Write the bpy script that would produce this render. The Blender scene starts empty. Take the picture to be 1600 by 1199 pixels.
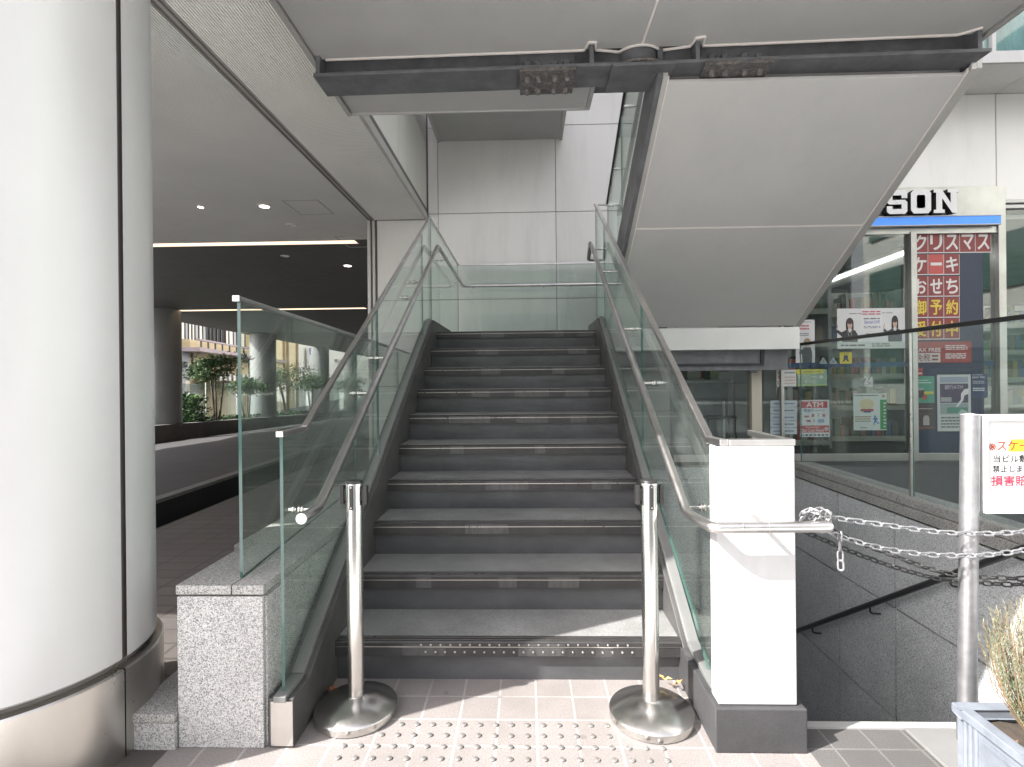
import bpy, bmesh, math, random
from mathutils import Vector, Matrix
random.seed(7)
R = math.radians
sc = bpy.context.scene
COL = sc.collection

# ------------------------------------------------------------------ camera
F_PX, HORIZON, EYE, YAW, ROLL = 835.0, 591.2, 1.345, math.atan(22/835), 0.010
cam_d = bpy.data.cameras.new("camera")
cam_d.sensor_width = 36.0
cam_d.lens = F_PX/1600*36
cam_d.shift_y = -(599.5-HORIZON)/1600
cam_d.clip_start = 0.05
cam_d.clip_end = 2000
cam = bpy.data.objects.new("camera", cam_d)
COL.objects.link(cam)
_r = Vector((math.cos(YAW), math.sin(YAW), 0)); _u = Vector((0, 0, 1)); _f = Vector((-math.sin(YAW), math.cos(YAW), 0))
_eu = _r*math.cos(ROLL)-_u*math.sin(ROLL); _ev = _r*math.sin(ROLL)+_u*math.cos(ROLL)
cam.matrix_world = Matrix(((_eu.x, _ev.x, -_f.x, 0), (_eu.y, _ev.y, -_f.y, 0), (_eu.z, _ev.z, -_f.z, EYE), (0, 0, 0, 1)))
sc.camera = cam

# ------------------------------------------------------------------ sky, sun, exposure
SUN_EL = 43.0
to_sun = Vector((-0.902*math.cos(R(SUN_EL)), -0.431*math.cos(R(SUN_EL)), math.sin(R(SUN_EL))))
world = bpy.data.worlds.new("World"); sc.world = world; world.use_nodes = True
wn = world.node_tree
sky = wn.nodes.new("ShaderNodeTexSky"); sky.sky_type = 'NISHITA'; sky.sun_disc = False
sky.sun_elevation = R(SUN_EL); sky.sun_rotation = math.atan2(to_sun.x, to_sun.y)
sky.air_density = 1.0; sky.dust_density = 2.5; sky.ozone_density = 0.6
hsv = wn.nodes.new("ShaderNodeHueSaturation"); hsv.inputs["Saturation"].default_value = 0.22
wn.links.new(sky.outputs[0], hsv.inputs["Color"]); tint = wn.nodes.new("ShaderNodeMix"); tint.data_type = 'RGBA'; tint.blend_type = 'MULTIPLY'; tint.inputs[0].default_value = 1.0
tint.inputs[7].default_value = (1.035, 0.985, 1.0, 1)
wn.links.new(hsv.outputs[0], tint.inputs[6]); wn.links.new(tint.outputs[2], wn.nodes["Background"].inputs[0])
wn.nodes["Background"].inputs[1].default_value = 0.145
sun_d = bpy.data.lights.new("sun", 'SUN'); sun_d.energy = 4.2; sun_d.angle = R(0.5); sun_d.color = (1.0, 0.965, 0.92)
sun = bpy.data.objects.new("sun", sun_d); COL.objects.link(sun)
sun.rotation_euler = (-to_sun).to_track_quat('-Z', 'Y').to_euler()
sun.location = (-8, -6, 12)
sc.view_settings.view_transform = 'Standard'; sc.view_settings.look = 'None'
sc.view_settings.gamma = 1.0; sc.view_settings.exposure = 2.03
sc.view_settings.use_curve_mapping = False
sc.render.engine = 'CYCLES'
sc.cycles.transparent_max_bounces = 32
sc.cycles.max_bounces = 14
sc.cycles.diffuse_bounces = 6
sc.cycles.glossy_bounces = 6
sc.cycles.use_denoising = True
sc.cycles.sample_clamp_indirect = 8.0

# ------------------------------------------------------------------ helpers
def ray(u, v):
    dx, dy = u-800.0, v-HORIZON
    x = dx*math.cos(ROLL)-dy*math.sin(ROLL); y = dx*math.sin(ROLL)+dy*math.cos(ROLL)
    return (_r*x - _u*y + _f*F_PX)/F_PX
def at(u, v, X=None, Y=None, Z=None):
    d = ray(u, v)
    t = X/d.x if X is not None else Y/d.y if Y is not None else (Z-EYE)/d.z
    return Vector((d.x*t, d.y*t, EYE+d.z*t))

def thing(name, label, cat, loc=(0, 0, 0), group=None, kind=None):
    o = bpy.data.objects.new(name, None); COL.objects.link(o)
    o.empty_display_size = 0.1
    o.location = loc
    return tag(o, label, cat, group, kind)
def tag(o, label=None, cat=None, group=None, kind=None):
    if label: o["label"] = label
    if cat: o["category"] = cat
    if group: o["group"] = group
    if kind: o["kind"] = kind
    return o
def world_loc(p):
    v = Vector((0, 0, 0))
    while p is not None:
        v += Vector(p.location); p = p.parent
    return v

class MB:
    """Collects faces in world coordinates, links them as one mesh object."""
    def __init__(s): s.v = []; s.f = []; s.m = []; s.sm = []
    def face(s, pts, mi=0, smooth=False):
        n = len(s.v); s.v += [tuple(p) for p in pts]
        s.f.append(tuple(range(n, n+len(pts)))); s.m.append(mi); s.sm.append(smooth); return s
    def box(s, x0, x1, y0, y1, z0, z1, mi=0, mats=None):
        a = [(x0,y0,z0),(x1,y0,z0),(x1,y1,z0),(x0,y1,z0),(x0,y0,z1),(x1,y0,z1),(x1,y1,z1),(x0,y1,z1)]
        return s.hexa(a, mi, mats)
    def hexa(s, a, mi=0, mats=None):
        n = len(s.v); s.v += [tuple(p) for p in a]
        fs = [(3,2,1,0),(4,5,6,7),(0,1,5,4),(1,2,6,5),(2,3,7,6),(3,0,4,7)]   # bottom top front right back left
        for i, q in enumerate(fs):
            s.f.append(tuple(n+k for k in q)); s.m.append(mats[i] if mats else mi); s.sm.append(False)
        return s
    def prism(s, poly, vec, mi=0, side=None):
        """poly: list of 3D points (planar); extruded along vec."""
        n = len(s.v); k = len(poly); vec = Vector(vec)
        s.v += [tuple(p) for p in poly]; s.v += [tuple(Vector(p)+vec) for p in poly]
        s.f.append(tuple(range(n+k-1, n-1, -1))); s.f.append(tuple(range(n+k, n+2*k))); s.m += [mi, mi]; s.sm += [False, False]
        for i in range(k):
            j = (i+1) % k
            s.f.append((n+i, n+j, n+k+j, n+k+i)); s.m.append(mi if side is None else side); s.sm.append(False)
        return s
    def bar(s, p0, p1, w, h, up=(0, 0, 1), mi=0):
        p0 = Vector(p0); p1 = Vector(p1); d = (p1-p0).normalized()
        side = d.cross(Vector(up)).normalized(); u = side.cross(d).normalized()
        a = side*w/2; b = u*h/2
        return s.hexa([p0-a-b, p0+a-b, p1+a-b, p1-a-b, p0-a+b, p0+a+b, p1+a+b, p1-a+b], mi)
    def tube(s, path, r, n=16, mi=0, cap=True, rr=None):
        path = [Vector(p) for p in path]; rings = []
        for i, p in enumerate(path):
            if i == 0: d = path[1]-path[0]
            elif i == len(path)-1: d = path[-1]-path[-2]
            else: d = ((path[i]-path[i-1]).normalized()+(path[i+1]-path[i]).normalized())
            d.normalize()
            if i == 0:
                ref = Vector((0, 0, 1)) if abs(d.z) < 0.9 else Vector((1, 0, 0))
                a = d.cross(ref).normalized()
            else:
                a = (a - d*a.dot(d)).normalized()
            b = d.cross(a)
            k = 1.0
            if 0 < i < len(path)-1:
                c = (path[i]-path[i-1]).normalized().dot((path[i+1]-path[i]).normalized())
                k = 1/max(0.5, math.sqrt((1+c)/2))
                bend = ((path[i+1]-path[i]).normalized()-(path[i]-path[i-1]).normalized())
            q = rr[i] if rr else r
            ring = []
            for j in range(n):
                o = a*math.cos(2*math.pi*j/n)+b*math.sin(2*math.pi*j/n)
                if k > 1.0001 and bend.length > 1e-4:
                    bn = bend.normalized(); o = o + bn*(o.dot(bn))*(k-1)
                ring.append(len(s.v)); s.v.append(tuple(p+o*q))
            rings.append(ring)
        for r0, r1 in zip(rings, rings[1:]):
            for j in range(n):
                s.f.append((r0[j], r0[(j+1) % n], r1[(j+1) % n], r1[j])); s.m.append(mi); s.sm.append(True)
        if cap:
            s.f.append(tuple(reversed(rings[0]))); s.f.append(tuple(rings[-1])); s.m += [mi, mi]; s.sm += [False, False]
        return s
    def lathe(s, prof, c, n=48, mi=0, smooth=True, mis=None, a0=0, a1=2*math.pi):
        c = Vector(c); full = abs(a1-a0-2*math.pi) < 1e-6; cols = []
        for j in range(n if full else n+1):
            t = a0+(a1-a0)*j/n
            col = []
            for (r, z) in prof:
                col.append(len(s.v)); s.v.append((c.x+r*math.cos(t), c.y+r*math.sin(t), c.z+z))
            cols.append(col)
        for j in range(n):
            p, q = cols[j], cols[(j+1) % len(cols)]
            for i in range(len(prof)-1):
                s.f.append((p[i], q[i], q[i+1], p[i+1])); s.m.append(mis[i] if mis else mi); s.sm.append(smooth)
        return s
    def build(s, name, mats, parent=None, bevel=0, seg=2):
        off = world_loc(parent)
        me = bpy.data.meshes.new(name)
        me.from_pydata([tuple(Vector(p)-off) for p in s.v], [], s.f)
        if not isinstance(mats, (list, tuple)): mats = [mats]
        for m in mats: me.materials.append(m)
        me.polygons.foreach_set("material_index", s.m)
        me.polygons.foreach_set("use_smooth", s.sm)
        bm = bmesh.new(); bm.from_mesh(me)
        bmesh.ops.remove_doubles(bm, verts=bm.verts, dist=1e-6)
        bmesh.ops.recalc_face_normals(bm, faces=bm.faces)
        for e in bm.edges:
            if len(e.link_faces) == 2 and e.calc_face_angle(0) > R(40): e.smooth = False
        bm.to_mesh(me); bm.free()
        me.update()
        o = bpy.data.objects.new(name, me); COL.objects.link(o)
        if parent is not None: o.parent = parent
        if bevel:
            b = o.modifiers.new("bevel", 'BEVEL'); b.width = bevel; b.segments = seg; b.limit_method = 'ANGLE'; b.angle_limit = R(35)
            b.harden_normals = False
        return o
def one(name, mb, mats, label, cat, group=None, kind=None, bevel=0):
    return tag(mb.build(name, mats, None, bevel), label, cat, group, kind)
def arc(c, r, a0, a1, n, ax=(1, 0, 0), ay=(0, 1, 0)):
    c = Vector(c); ax = Vector(ax); ay = Vector(ay)
    return [c+ax*r*math.cos(a0+(a1-a0)*i/n)+ay*r*math.sin(a0+(a1-a0)*i/n) for i in range(n+1)]
def bent(path, r, n=5):
    """Round the corners of a polyline with radius r."""
    p = [Vector(q) for q in path]; out = [p[0]]
    for i in range(1, len(p)-1):
        a = (p[i-1]-p[i]); b = (p[i+1]-p[i]); k = min(r, a.length*.45, b.length*.45)
        s, e = p[i]+a.normalized()*k, p[i]+b.normalized()*k
        for j in range(n+1):
            t = j/n; out.append(s*(1-t)**2+p[i]*2*t*(1-t)+e*t*t)
    out.append(p[-1]); return out

# ------------------------------------------------------------------ materials
def nodes(name):
    m = bpy.data.materials.new(name); m.use_nodes = True
    nt = m.node_tree; return m, nt, nt.nodes["Principled BSDF"]
def N(nt, t, **k):
    n = nt.nodes.new(t)
    for a, b in k.items():
        if a in n.inputs.keys() if isinstance(a, str) else False: n.inputs[a].default_value = b
        else: setattr(n, a, b)
    return n
def pos(nt, scale=(1, 1, 1)):
    g = nt.nodes.new("ShaderNodeNewGeometry"); mp = nt.nodes.new("ShaderNodeMapping")
    mp.inputs["Scale"].default_value = scale
    nt.links.new(g.outputs["Position"], mp.inputs["Vector"]); return mp.outputs[0]
def ramp(nt, src, stops):
    r = nt.nodes.new("ShaderNodeValToRGB"); e = r.color_ramp.elements
    while len(e) < len(stops): e.new(0.5)
    for el, (p, c) in zip(e, stops):
        el.position = p; el.color = (*c, 1) if len(c) == 3 else c
    nt.links.new(src, r.inputs[0]); return r.outputs[0]
def noise(nt, vec, scale, detail=4, rough=0.55):
    n = nt.nodes.new("ShaderNodeTexNoise"); n.inputs["Scale"].default_value = scale
    n.inputs["Detail"].default_value = detail; n.inputs["Roughness"].default_value = rough
    nt.links.new(vec, n.inputs["Vector"]); return n.outputs["Fac"]
def bump(nt, b, h, strength, dist=0.01):
    k = nt.nodes.new("ShaderNodeBump"); k.inputs["Strength"].default_value = strength; k.inputs["Distance"].default_value = dist
    nt.links.new(h, k.inputs["Height"]); nt.links.new(k.outputs[0], b.inputs["Normal"])
def mixc(nt, fac, a, b):
    m = nt.nodes.new("ShaderNodeMix"); m.data_type = 'RGBA'
    for s, x in ((m.inputs[0], fac), (m.inputs[6], a), (m.inputs[7], b)):
        if isinstance(x, (int, float)): s.default_value = x
        elif isinstance(x, tuple): s.default_value = (*x, 1)
        else: nt.links.new(x, s)
    return m.outputs[2]
def surf(name, c, rough=0.5, metal=0.0, var=0.12, scale=3.0, stretch=(1, 1, 1), bs=0.0, bscale=60, rvar=0.1, spec=0.5, fine=0.0, stain=0.0):
    """Painted / plain surface with cloudy wear in colour and gloss."""
    m, nt, b = nodes(name)
    p = pos(nt, stretch)
    n1 = noise(nt, p, scale, 6, 0.62)
    lo = tuple(x*(1-var) for x in c); hi = tuple(min(1, x*(1+var)) for x in c)
    col = ramp(nt, n1, [(0.3, lo), (0.7, hi)])
    if fine:
        n3 = noise(nt, pos(nt), 220, 2, 0.5)
        col = mixc(nt, ramp(nt, n3, [(0.35, (fine,)*3), (0.6, (0,)*3)]), col, tuple(x*0.35 for x in c))
    if stain:                                  # weather streaks and small dark specks
        ns = noise(nt, pos(nt, (2.2, 2.2, 0.35)), 1.6, 8, 0.7)
        col = mixc(nt, ramp(nt, ns, [(0.50, (0, 0, 0)), (0.68, (stain,)*3)]), col, tuple(x*0.55 for x in c))
        nk = noise(nt, pos(nt), 27, 3, 0.6)
        col = mixc(nt, ramp(nt, nk, [(0.735, (0, 0, 0)), (0.775, (min(1, stain*1.6),)*3)]), col, tuple(x*0.35 for x in c))
    nt.links.new(col, b.inputs["Base Color"])
    n2 = noise(nt, p, scale*4.3, 5, 0.6)
    rr = nt.nodes.new("ShaderNodeMapRange"); rr.inputs[3].default_value = max(0.02, rough-rvar); rr.inputs[4].default_value = min(1, rough+rvar)
    nt.links.new(n2, rr.inputs[0]); nt.links.new(rr.outputs[0], b.inputs["Roughness"])
    b.inputs["Metallic"].default_value = metal
    b.inputs["Specular IOR Level"].default_value = spec
    if bs: bump(nt, b, noise(nt, pos(nt), bscale, 4), bs, 0.004)
    return m
def flat(name, c, rough=0.6, metal=0.0, spec=0.4):
    return surf(name, c, rough, metal, 0.05, 8, spec=spec)
def emit(name, c, s):
    m, nt, b = nodes(name)
    b.inputs["Base Color"].default_value = (*c, 1); b.inputs["Emission Color"].default_value = (*c, 1); b.inputs["Emission Strength"].default_value = s
    return m
def granite(name, cols, scale=150, rough=0.55, bs=0.15):
    m, nt, b = nodes(name)
    p = pos(nt)
    v = nt.nodes.new("ShaderNodeTexVoronoi"); v.inputs["Scale"].default_value = scale
    nt.links.new(p, v.inputs["Vector"])
    sep = nt.nodes.new("ShaderNodeSeparateColor"); nt.links.new(v.outputs["Color"], sep.inputs[0])
    n = noise(nt, p, scale*0.55, 4, 0.7)
    a = nt.nodes.new("ShaderNodeMath"); a.operation = 'MULTIPLY_ADD'; a.inputs[1].default_value = 0.45
    nt.links.new(sep.outputs[0], a.inputs[0]); 
    a2 = nt.nodes.new("ShaderNodeMath"); a2.operation = 'MULTIPLY'; a2.inputs[1].default_value = 0.55
    nt.links.new(n, a2.inputs[0]); nt.links.new(a2.outputs[0], a.inputs[2])
    c = ramp(nt, a.outputs[0], [(0.30, cols[0]), (0.40, cols[1]), (0.52, cols[2]), (0.66, cols[3])])
    dirt = noise(nt, p, 2.3, 6, 0.65)
    c = mixc(nt, ramp(nt, dirt, [(0.35, (0.35,)*3), (0.62, (0,)*3)]), c, tuple(x*0.6 for x in cols[1]))
    nt.links.new(c, b.inputs["Base Color"]); b.inputs["Roughness"].default_value = rough
    bump(nt, b, a.outputs[0], bs, 0.002)
    return m
def glass(name, tint, refl=1.0, dirt=0.02):
    m, nt, b = nodes(name); nt.nodes.remove(b)
    out = nt.nodes["Material Output"]
    tr = nt.nodes.new("ShaderNodeBsdfTransparent"); tr.inputs[0].default_value = (*tint, 1)
    gl = nt.nodes.new("ShaderNodeBsdfGlossy"); gl.inputs["Roughness"].default_value = 0.015
    gl.inputs[0].default_value = (0.93, 0.98, 0.95, 1)
    lw = nt.nodes.new("ShaderNodeLayerWeight"); lw.inputs[0].default_value = 0.5
    pw = nt.nodes.new("ShaderNodeMath"); pw.operation = 'POWER'; pw.inputs[1].default_value = 5
    nt.links.new(lw.outputs["Facing"], pw.inputs[0])
    ma = nt.nodes.new("ShaderNodeMath"); ma.operation = 'MULTIPLY_ADD'; ma.inputs[1].default_value = 0.9*refl; ma.inputs[2].default_value = 0.042*refl
    nt.links.new(pw.outputs[0], ma.inputs[0])
    mx = nt.nodes.new("ShaderNodeMixShader"); nt.links.new(ma.outputs[0], mx.inputs[0]); nt.links.new(tr.outputs[0], mx.inputs[1]); nt.links.new(gl.outputs[0], mx.inputs[2])
    df = nt.nodes.new("ShaderNodeBsdfDiffuse"); df.inputs[0].default_value = (0.62, 0.68, 0.64, 1)
    n = noise(nt, pos(nt, (1, 1, 0.35)), 3.0, 7, 0.7)
    rp = ramp(nt, n, [(0.35, (dirt*0.4,)*3), (0.7, (dirt,)*3)])
    m2 = nt.nodes.new("ShaderNodeMixShader"); nt.links.new(rp, m2.inputs[0]); nt.links.new(mx.outputs[0], m2.inputs[1]); nt.links.new(df.outputs[0], m2.inputs[2])
    nt.links.new(m2.outputs[0], out.inputs[0])
    return m
def tiles(name, size, c0, c1, mortar, msize=0.012, speck=0.5, rough=0.7, ox=0.0, oy=0.0, sy=1.0):
    m, nt, b = nodes(name)
    g = nt.nodes.new("ShaderNodeNewGeometry"); mp = nt.nodes.new("ShaderNodeMapping")
    mp.inputs["Location"].default_value = (ox, oy, 0)
    nt.links.new(g.outputs["Position"], mp.inputs["Vector"])
    bt = nt.nodes.new("ShaderNodeTexBrick"); bt.offset = 0.0; bt.squash = 1.0
    bt.inputs["Scale"].default_value = 1.0; bt.inputs["Brick Width"].default_value = size; bt.inputs["Row Height"].default_value = size*sy
    bt.inputs["Mortar Size"].default_value = msize*size; bt.inputs["Mortar Smooth"].default_value = 0.2; bt.inputs["Bias"].default_value = 0.0
    bt.inputs["Color1"].default_value = (*c0, 1); bt.inputs["Color2"].default_value = (*c1, 1); bt.inputs["Mortar"].default_value = (*mortar, 1)
    nt.links.new(mp.outputs[0], bt.inputs["Vector"])
    p = pos(nt)
    n = noise(nt, p, 190, 3, 0.7); d = noise(nt, p, 1.9, 7, 0.68)
    spk = ramp(nt, n, [(0.34, (1-speck,)*3), (0.5, (1, 1, 1)), (0.68, (1+speck*0.35,)*3)])
    mul = nt.nodes.new("ShaderNodeMix"); mul.data_type = 'RGBA'; mul.blend_type = 'MULTIPLY'; mul.inputs[0].default_value = 1
    nt.links.new(bt.outputs["Color"], mul.inputs[6]); nt.links.new(spk, mul.inputs[7])
    col = mixc(nt, ramp(nt, d, [(0.36, (0.55,)*3), (0.62, (0,)*3)]), mul.outputs[2], tuple(x*0.55 for x in c0))
    vo = nt.nodes.new("ShaderNodeTexVoronoi"); vo.inputs["Scale"].default_value = 5.5; nt.links.new(p, vo.inputs["Vector"])
    col = mixc(nt, ramp(nt, vo.outputs["Distance"], [(0.055, (0.42,)*3), (0.085, (0, 0, 0))]), col, tuple(x*0.35 for x in c0))
    nt.links.new(col, b.inputs["Base Color"]); b.inputs["Roughness"].default_value = rough
    inv = nt.nodes.new("ShaderNodeMath"); inv.operation = 'MULTIPLY_ADD'; inv.inputs[1].default_value = -1; inv.inputs[2].default_value = 1
    nt.links.new(bt.outputs["Fac"], inv.inputs[0])
    ad = nt.nodes.new("ShaderNodeMath"); ad.operation = 'MULTIPLY_ADD'; ad.inputs[1].default_value = 0.25
    nt.links.new(n, ad.inputs[0]); nt.links.new(inv.outputs[0], ad.inputs[2])
    bump(nt, b, ad.outputs[0], 0.35, 0.003)
    return m

M = {}
M['column'] = surf('column_paint', (0.475, 0.475, 0.477), 0.36, 0.12, 0.05, 1.2, (1, 1, 0.6), bs=0.03, bscale=14, stain=0.07)
M['steel'] = surf('brushed_stainless', (0.60, 0.585, 0.56), 0.24, 1.0, 0.07, 2.5, (9, 9, 1), rvar=0.04)
M['steel_h'] = surf('handrail_stainless', (0.58, 0.565, 0.55), 0.34, 1.0, 0.16, 6, rvar=0.10)
M['plinth'] = surf('plinth_stainless', (0.58, 0.56, 0.53), 0.30, 1.0, 0.12, 3, (1, 1, 0.4), rvar=0.08)
M['joint'] = flat('joint_sealant', (0.13, 0.115, 0.105), 0.7)
M['black'] = flat('black_gap', (0.012, 0.012, 0.013), 0.7)
M['granite'] = granite('light_granite', [(0.13, 0.13, 0.13), (0.27, 0.268, 0.264), (0.41, 0.407, 0.40), (0.54, 0.535, 0.525)], 300)
M['granite_ledge'] = granite('ledge_granite', [(0.10, 0.10, 0.10), (0.22, 0.22, 0.21), (0.33, 0.325, 0.31), (0.45, 0.44, 0.42)], 300)
M['dgranite'] = granite('dark_granite', [(0.20, 0.205, 0.21), (0.34, 0.348, 0.355), (0.48, 0.49, 0.495), (0.62, 0.63, 0.63)], 210)
M['dcoping'] = granite('coping_stone', [(0.13, 0.129, 0.12), (0.20, 0.198, 0.187), (0.27, 0.266, 0.25), (0.34, 0.335, 0.32)], 150)
M['rib'] = surf('ribbed_aluminium', (0.80, 0.795, 0.76), 0.5, 0.0, 0.04, 1.5)
M['rib_shade'] = surf('shaded_rib_aluminium', (0.68, 0.677, 0.655), 0.5, 0.0, 0.05, 1.5)  # same ribbed aluminium, darkened to paint in the passage's shade
M['groove'] = surf('rib_groove', (0.16, 0.157, 0.15), 0.6, 0.0, 0.1, 2)
M['trim'] = surf('aluminium_trim', (0.42, 0.415, 0.40), 0.42, 0.35, 0.08, 2)
M['channel'] = surf('glass_channel_metal', (0.17, 0.172, 0.168), 0.42, 0.3, 0.1, 4)
M['soffit'] = surf('grey_soffit_panel', (0.37, 0.37, 0.362), 0.5, 0.05, 0.07, 1.3, fine=0.05, stain=0.10)
M['soffit2'] = surf('flight_soffit_panel', (0.43, 0.426, 0.418), 0.45, 0.08, 0.06, 1.2, fine=0.06, stain=0.10)
M['bead'] = flat('white_sealant', (0.62, 0.58, 0.55), 0.6)
M['wall'] = surf('white_wall_panel', (0.56, 0.555, 0.535), 0.42, 0.1, 0.06, 0.9, (1, 1, 0.5), bs=0.02, bscale=12, stain=0.22)
M['white'] = surf('white_pillar_paint', (0.37, 0.37, 0.373), 0.4, 0.0, 0.04, 2, stain=0.25)
M['dsteel'] = surf('dark_painted_steel', (0.118, 0.120, 0.127), 0.5, 0.2, 0.25, 9, bs=0.08, bscale=120)
M['stone_d'] = surf('dark_kerb_stone', (0.040, 0.040, 0.042), 0.55, 0.0, 0.18, 6, fine=0.4)
M['riser'] = surf('stair_riser_paint', (0.066, 0.067, 0.070), 0.45, 0.1, 0.25, 4, (1, 1, 2), fine=0.15, stain=0.3)
M['stringer'] = surf('stringer_paint', (0.058, 0.057, 0.056), 0.5, 0.1, 0.25, 5)
M['tread'] = surf('stair_tread_stone', (0.205, 0.205, 0.202), 0.62, 0.0, 0.24, 4, fine=0.6, stain=0.3, bs=0.1, bscale=160)
M['nosing'] = surf('rubber_nosing', (0.030, 0.029, 0.029), 0.34, 0.0, 0.25, 7, (2, 1, 1), rvar=0.14, spec=0.35)
M['line'] = surf('nosing_metal_line', (0.5, 0.48, 0.46), 0.3, 1.0, 0.1, 6)
M['glass'] = glass('balustrade_glass', (0.925, 0.958, 0.942), 1.0, 0.03)
M['gedge'] = surf('glass_edge', (0.03, 0.078, 0.068), 0.12, 0.0, 0.15, 4, spec=0.8)
M['shopglass'] = glass('shop_glass', (0.86, 0.89, 0.885), 1.1, 0.006)
M['guard'] = glass('guard_glass', (0.88, 0.92, 0.92), 1.2, 0.02)
M['gsteel'] = surf('galvanised_steel', (0.30, 0.30, 0.31), 0.42, 0.8, 0.22, 14, rvar=0.15)
M['chain_shade'] = surf('shaded_chain_steel', (0.055, 0.054, 0.054), 0.5, 0.6, 0.3, 20)  # same chain steel, coloured dark for the strands that hang in shade
M['rail_d'] = surf('dark_rail', (0.035, 0.035, 0.037), 0.35, 0.5, 0.1, 5)
M['tile'] = tiles('plaza_tile', 0.1525, (0.208, 0.190, 0.181), (0.182, 0.167, 0.160), (0.285, 0.274, 0.262), 0.034, 0.45, ox=0.43+0.1525*40, oy=-2.103+0.1525*200)
M['tile_d'] = tiles('grey_pavement_tile', 0.1525, (0.092, 0.088, 0.085), (0.082, 0.079, 0.077), (0.15, 0.146, 0.14), 0.030, 0.4, ox=0.43+0.1525*40, oy=-2.103+0.1525*200)
M['pale'] = tiles('bounce_pavement_slab', 0.3, (0.545, 0.545, 0.54), (0.50, 0.50, 0.495), (0.38, 0.38, 0.375), 0.02, 0.25)
M['paver'] = tiles('passage_paver', 0.30, (0.075, 0.064, 0.058), (0.062, 0.053, 0.049), (0.03, 0.027, 0.025), 0.03, 0.35, sy=0.5)
M['floor_d'] = tiles('passage_floor', 0.6, (0.050, 0.049, 0.050), (0.043, 0.042, 0.043), (0.028, 0.028, 0.028), 0.01, 0.3)
M['asphalt'] = surf('asphalt', (0.07, 0.07, 0.07), 0.85, 0, 0.2, 6, fine=0.5)
M['fascia'] = surf('white_fascia', (0.60, 0.60, 0.59), 0.45, 0.1, 0.05, 2, stain=0.1)
M['beige'] = surf('beige_post_paint', (0.40, 0.365, 0.30), 0.5, 0.0, 0.06, 3)
M['panel_g'] = surf('grey_side_panel', (0.30, 0.31, 0.30), 0.5, 0.1, 0.06, 2)
M['kerb_d'] = granite('kerb_granite', [(0.06, 0.06, 0.06), (0.10, 0.10, 0.098), (0.14, 0.139, 0.135), (0.19, 0.188, 0.18)], 200)
M['lettface'] = surf('letter_face', (0.50, 0.50, 0.50), 0.4, 0.0, 0.05, 4)
M['shopsteel'] = surf('store_front_stainless', (0.38, 0.37, 0.355), 0.34, 0.9, 0.2, 2.2, (1, 1, 1), rvar=0.12)
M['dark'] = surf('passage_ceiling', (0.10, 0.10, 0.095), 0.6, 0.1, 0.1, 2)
M['conc'] = surf('concrete', (0.33, 0.325, 0.31), 0.75, 0, 0.15, 2, bs=0.1)
M['soil'] = surf('soil', (0.045, 0.034, 0.025), 0.95, 0, 0.4, 20, bs=0.6, bscale=60)
M['warm'] = emit('warm_slot_light', (1.0, 0.74, 0.50), 0.55)
M['lit'] = emit('downlight_lit', (1.0, 0.97, 0.9), 5.0)
M['tubelight'] = emit('tube_lamp', (1.0, 0.98, 0.94), 1.8)
M['blue'] = emit('sign_blue', (0.05, 0.20, 0.62), 0.10)
M['rust'] = None
def rusty():
    m, nt, b = nodes('rust_stained_steel')
    n = noise(nt, pos(nt), 34, 8, 0.75)
    c = ramp(nt, n, [(0.40, (0.055, 0.056, 0.062)), (0.52, (0.10, 0.093, 0.088)), (0.60, (0.165, 0.14, 0.125)), (0.72, (0.26, 0.24, 0.225))])
    nt.links.new(c, b.inputs["Base Color"]); b.inputs["Roughness"].default_value = 0.75
    bump(nt, b, n, 0.4, 0.004); return m
M['rust'] = rusty()
def paint(c, rough=0.5):
    k = 'paint_%02x%02x%02x' % tuple(int(255*x) for x in c)
    if k not in M: M[k] = surf('print_ink_'+k[6:], c, rough, 0, 0.04, 9)
    return M[k]

# ------------------------------------------------------------------ text
def text_mesh(body, bold=0.0):
    cu = bpy.data.curves.new("writing", 'FONT'); cu.body = body; cu.size = 1.0; cu.offset = bold; cu.resolution_u = 3; cu.fill_mode = 'FRONT'
    ob = bpy.data.objects.new("writing", cu); COL.objects.link(ob)
    bpy.context.view_layer.update()
    me = bpy.data.meshes.new_from_object(ob.evaluated_get(bpy.context.evaluated_depsgraph_get()))
    bpy.data.objects.remove(ob); bpy.data.curves.remove(cu)
    return me
def text(body, x0, x1, z0, z1, y, m, parent, bold=0.0, name='lettering', keep=False):
    """Writing facing -Y filling the rectangle x0..x1, z0..z1."""
    me = text_mesh(body, 0.0)
    if not me.vertices: return None
    xs = [v.co.x for v in me.vertices]; ys = [v.co.y for v in me.vertices]
    ax, bx, ay, by = min(xs), max(xs), min(ys), max(ys)
    sx = (x1-x0)/max(1e-6, bx-ax); sz = (z1-z0)/max(1e-6, by-ay)
    off = world_loc(parent)
    for v in me.vertices:
        p = Vector((x0+(v.co.x-ax)*sx, y, z0+(v.co.y-ay)*sz))-off
        v.co = p
    if bold:                                   # heavier strokes: the outline repeated a hair to either side
        d = bold*sz*0.9 if sz > 0 else 0
        vs = [tuple(v.co) for v in me.vertices]; fs = [tuple(p.vertices) for p in me.polygons]
        V = []; Fs = []
        for k, (ddx, ddz) in enumerate(((-d, 0), (d, 0), (0, d), (0, -d))):
            n = len(V); V += [(x+ddx, yy+0.00012*k, z+ddz) for x, yy, z in vs]; Fs += [tuple(q+n for q in f) for f in fs]
        bpy.data.meshes.remove(me); me = bpy.data.meshes.new(name); me.from_pydata(V, [], Fs)
    me.materials.clear(); me.materials.append(m)
    me.name = name
    o = bpy.data.objects.new(name, me); COL.objects.link(o)
    if parent is not None: o.parent = parent
    return o

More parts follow.
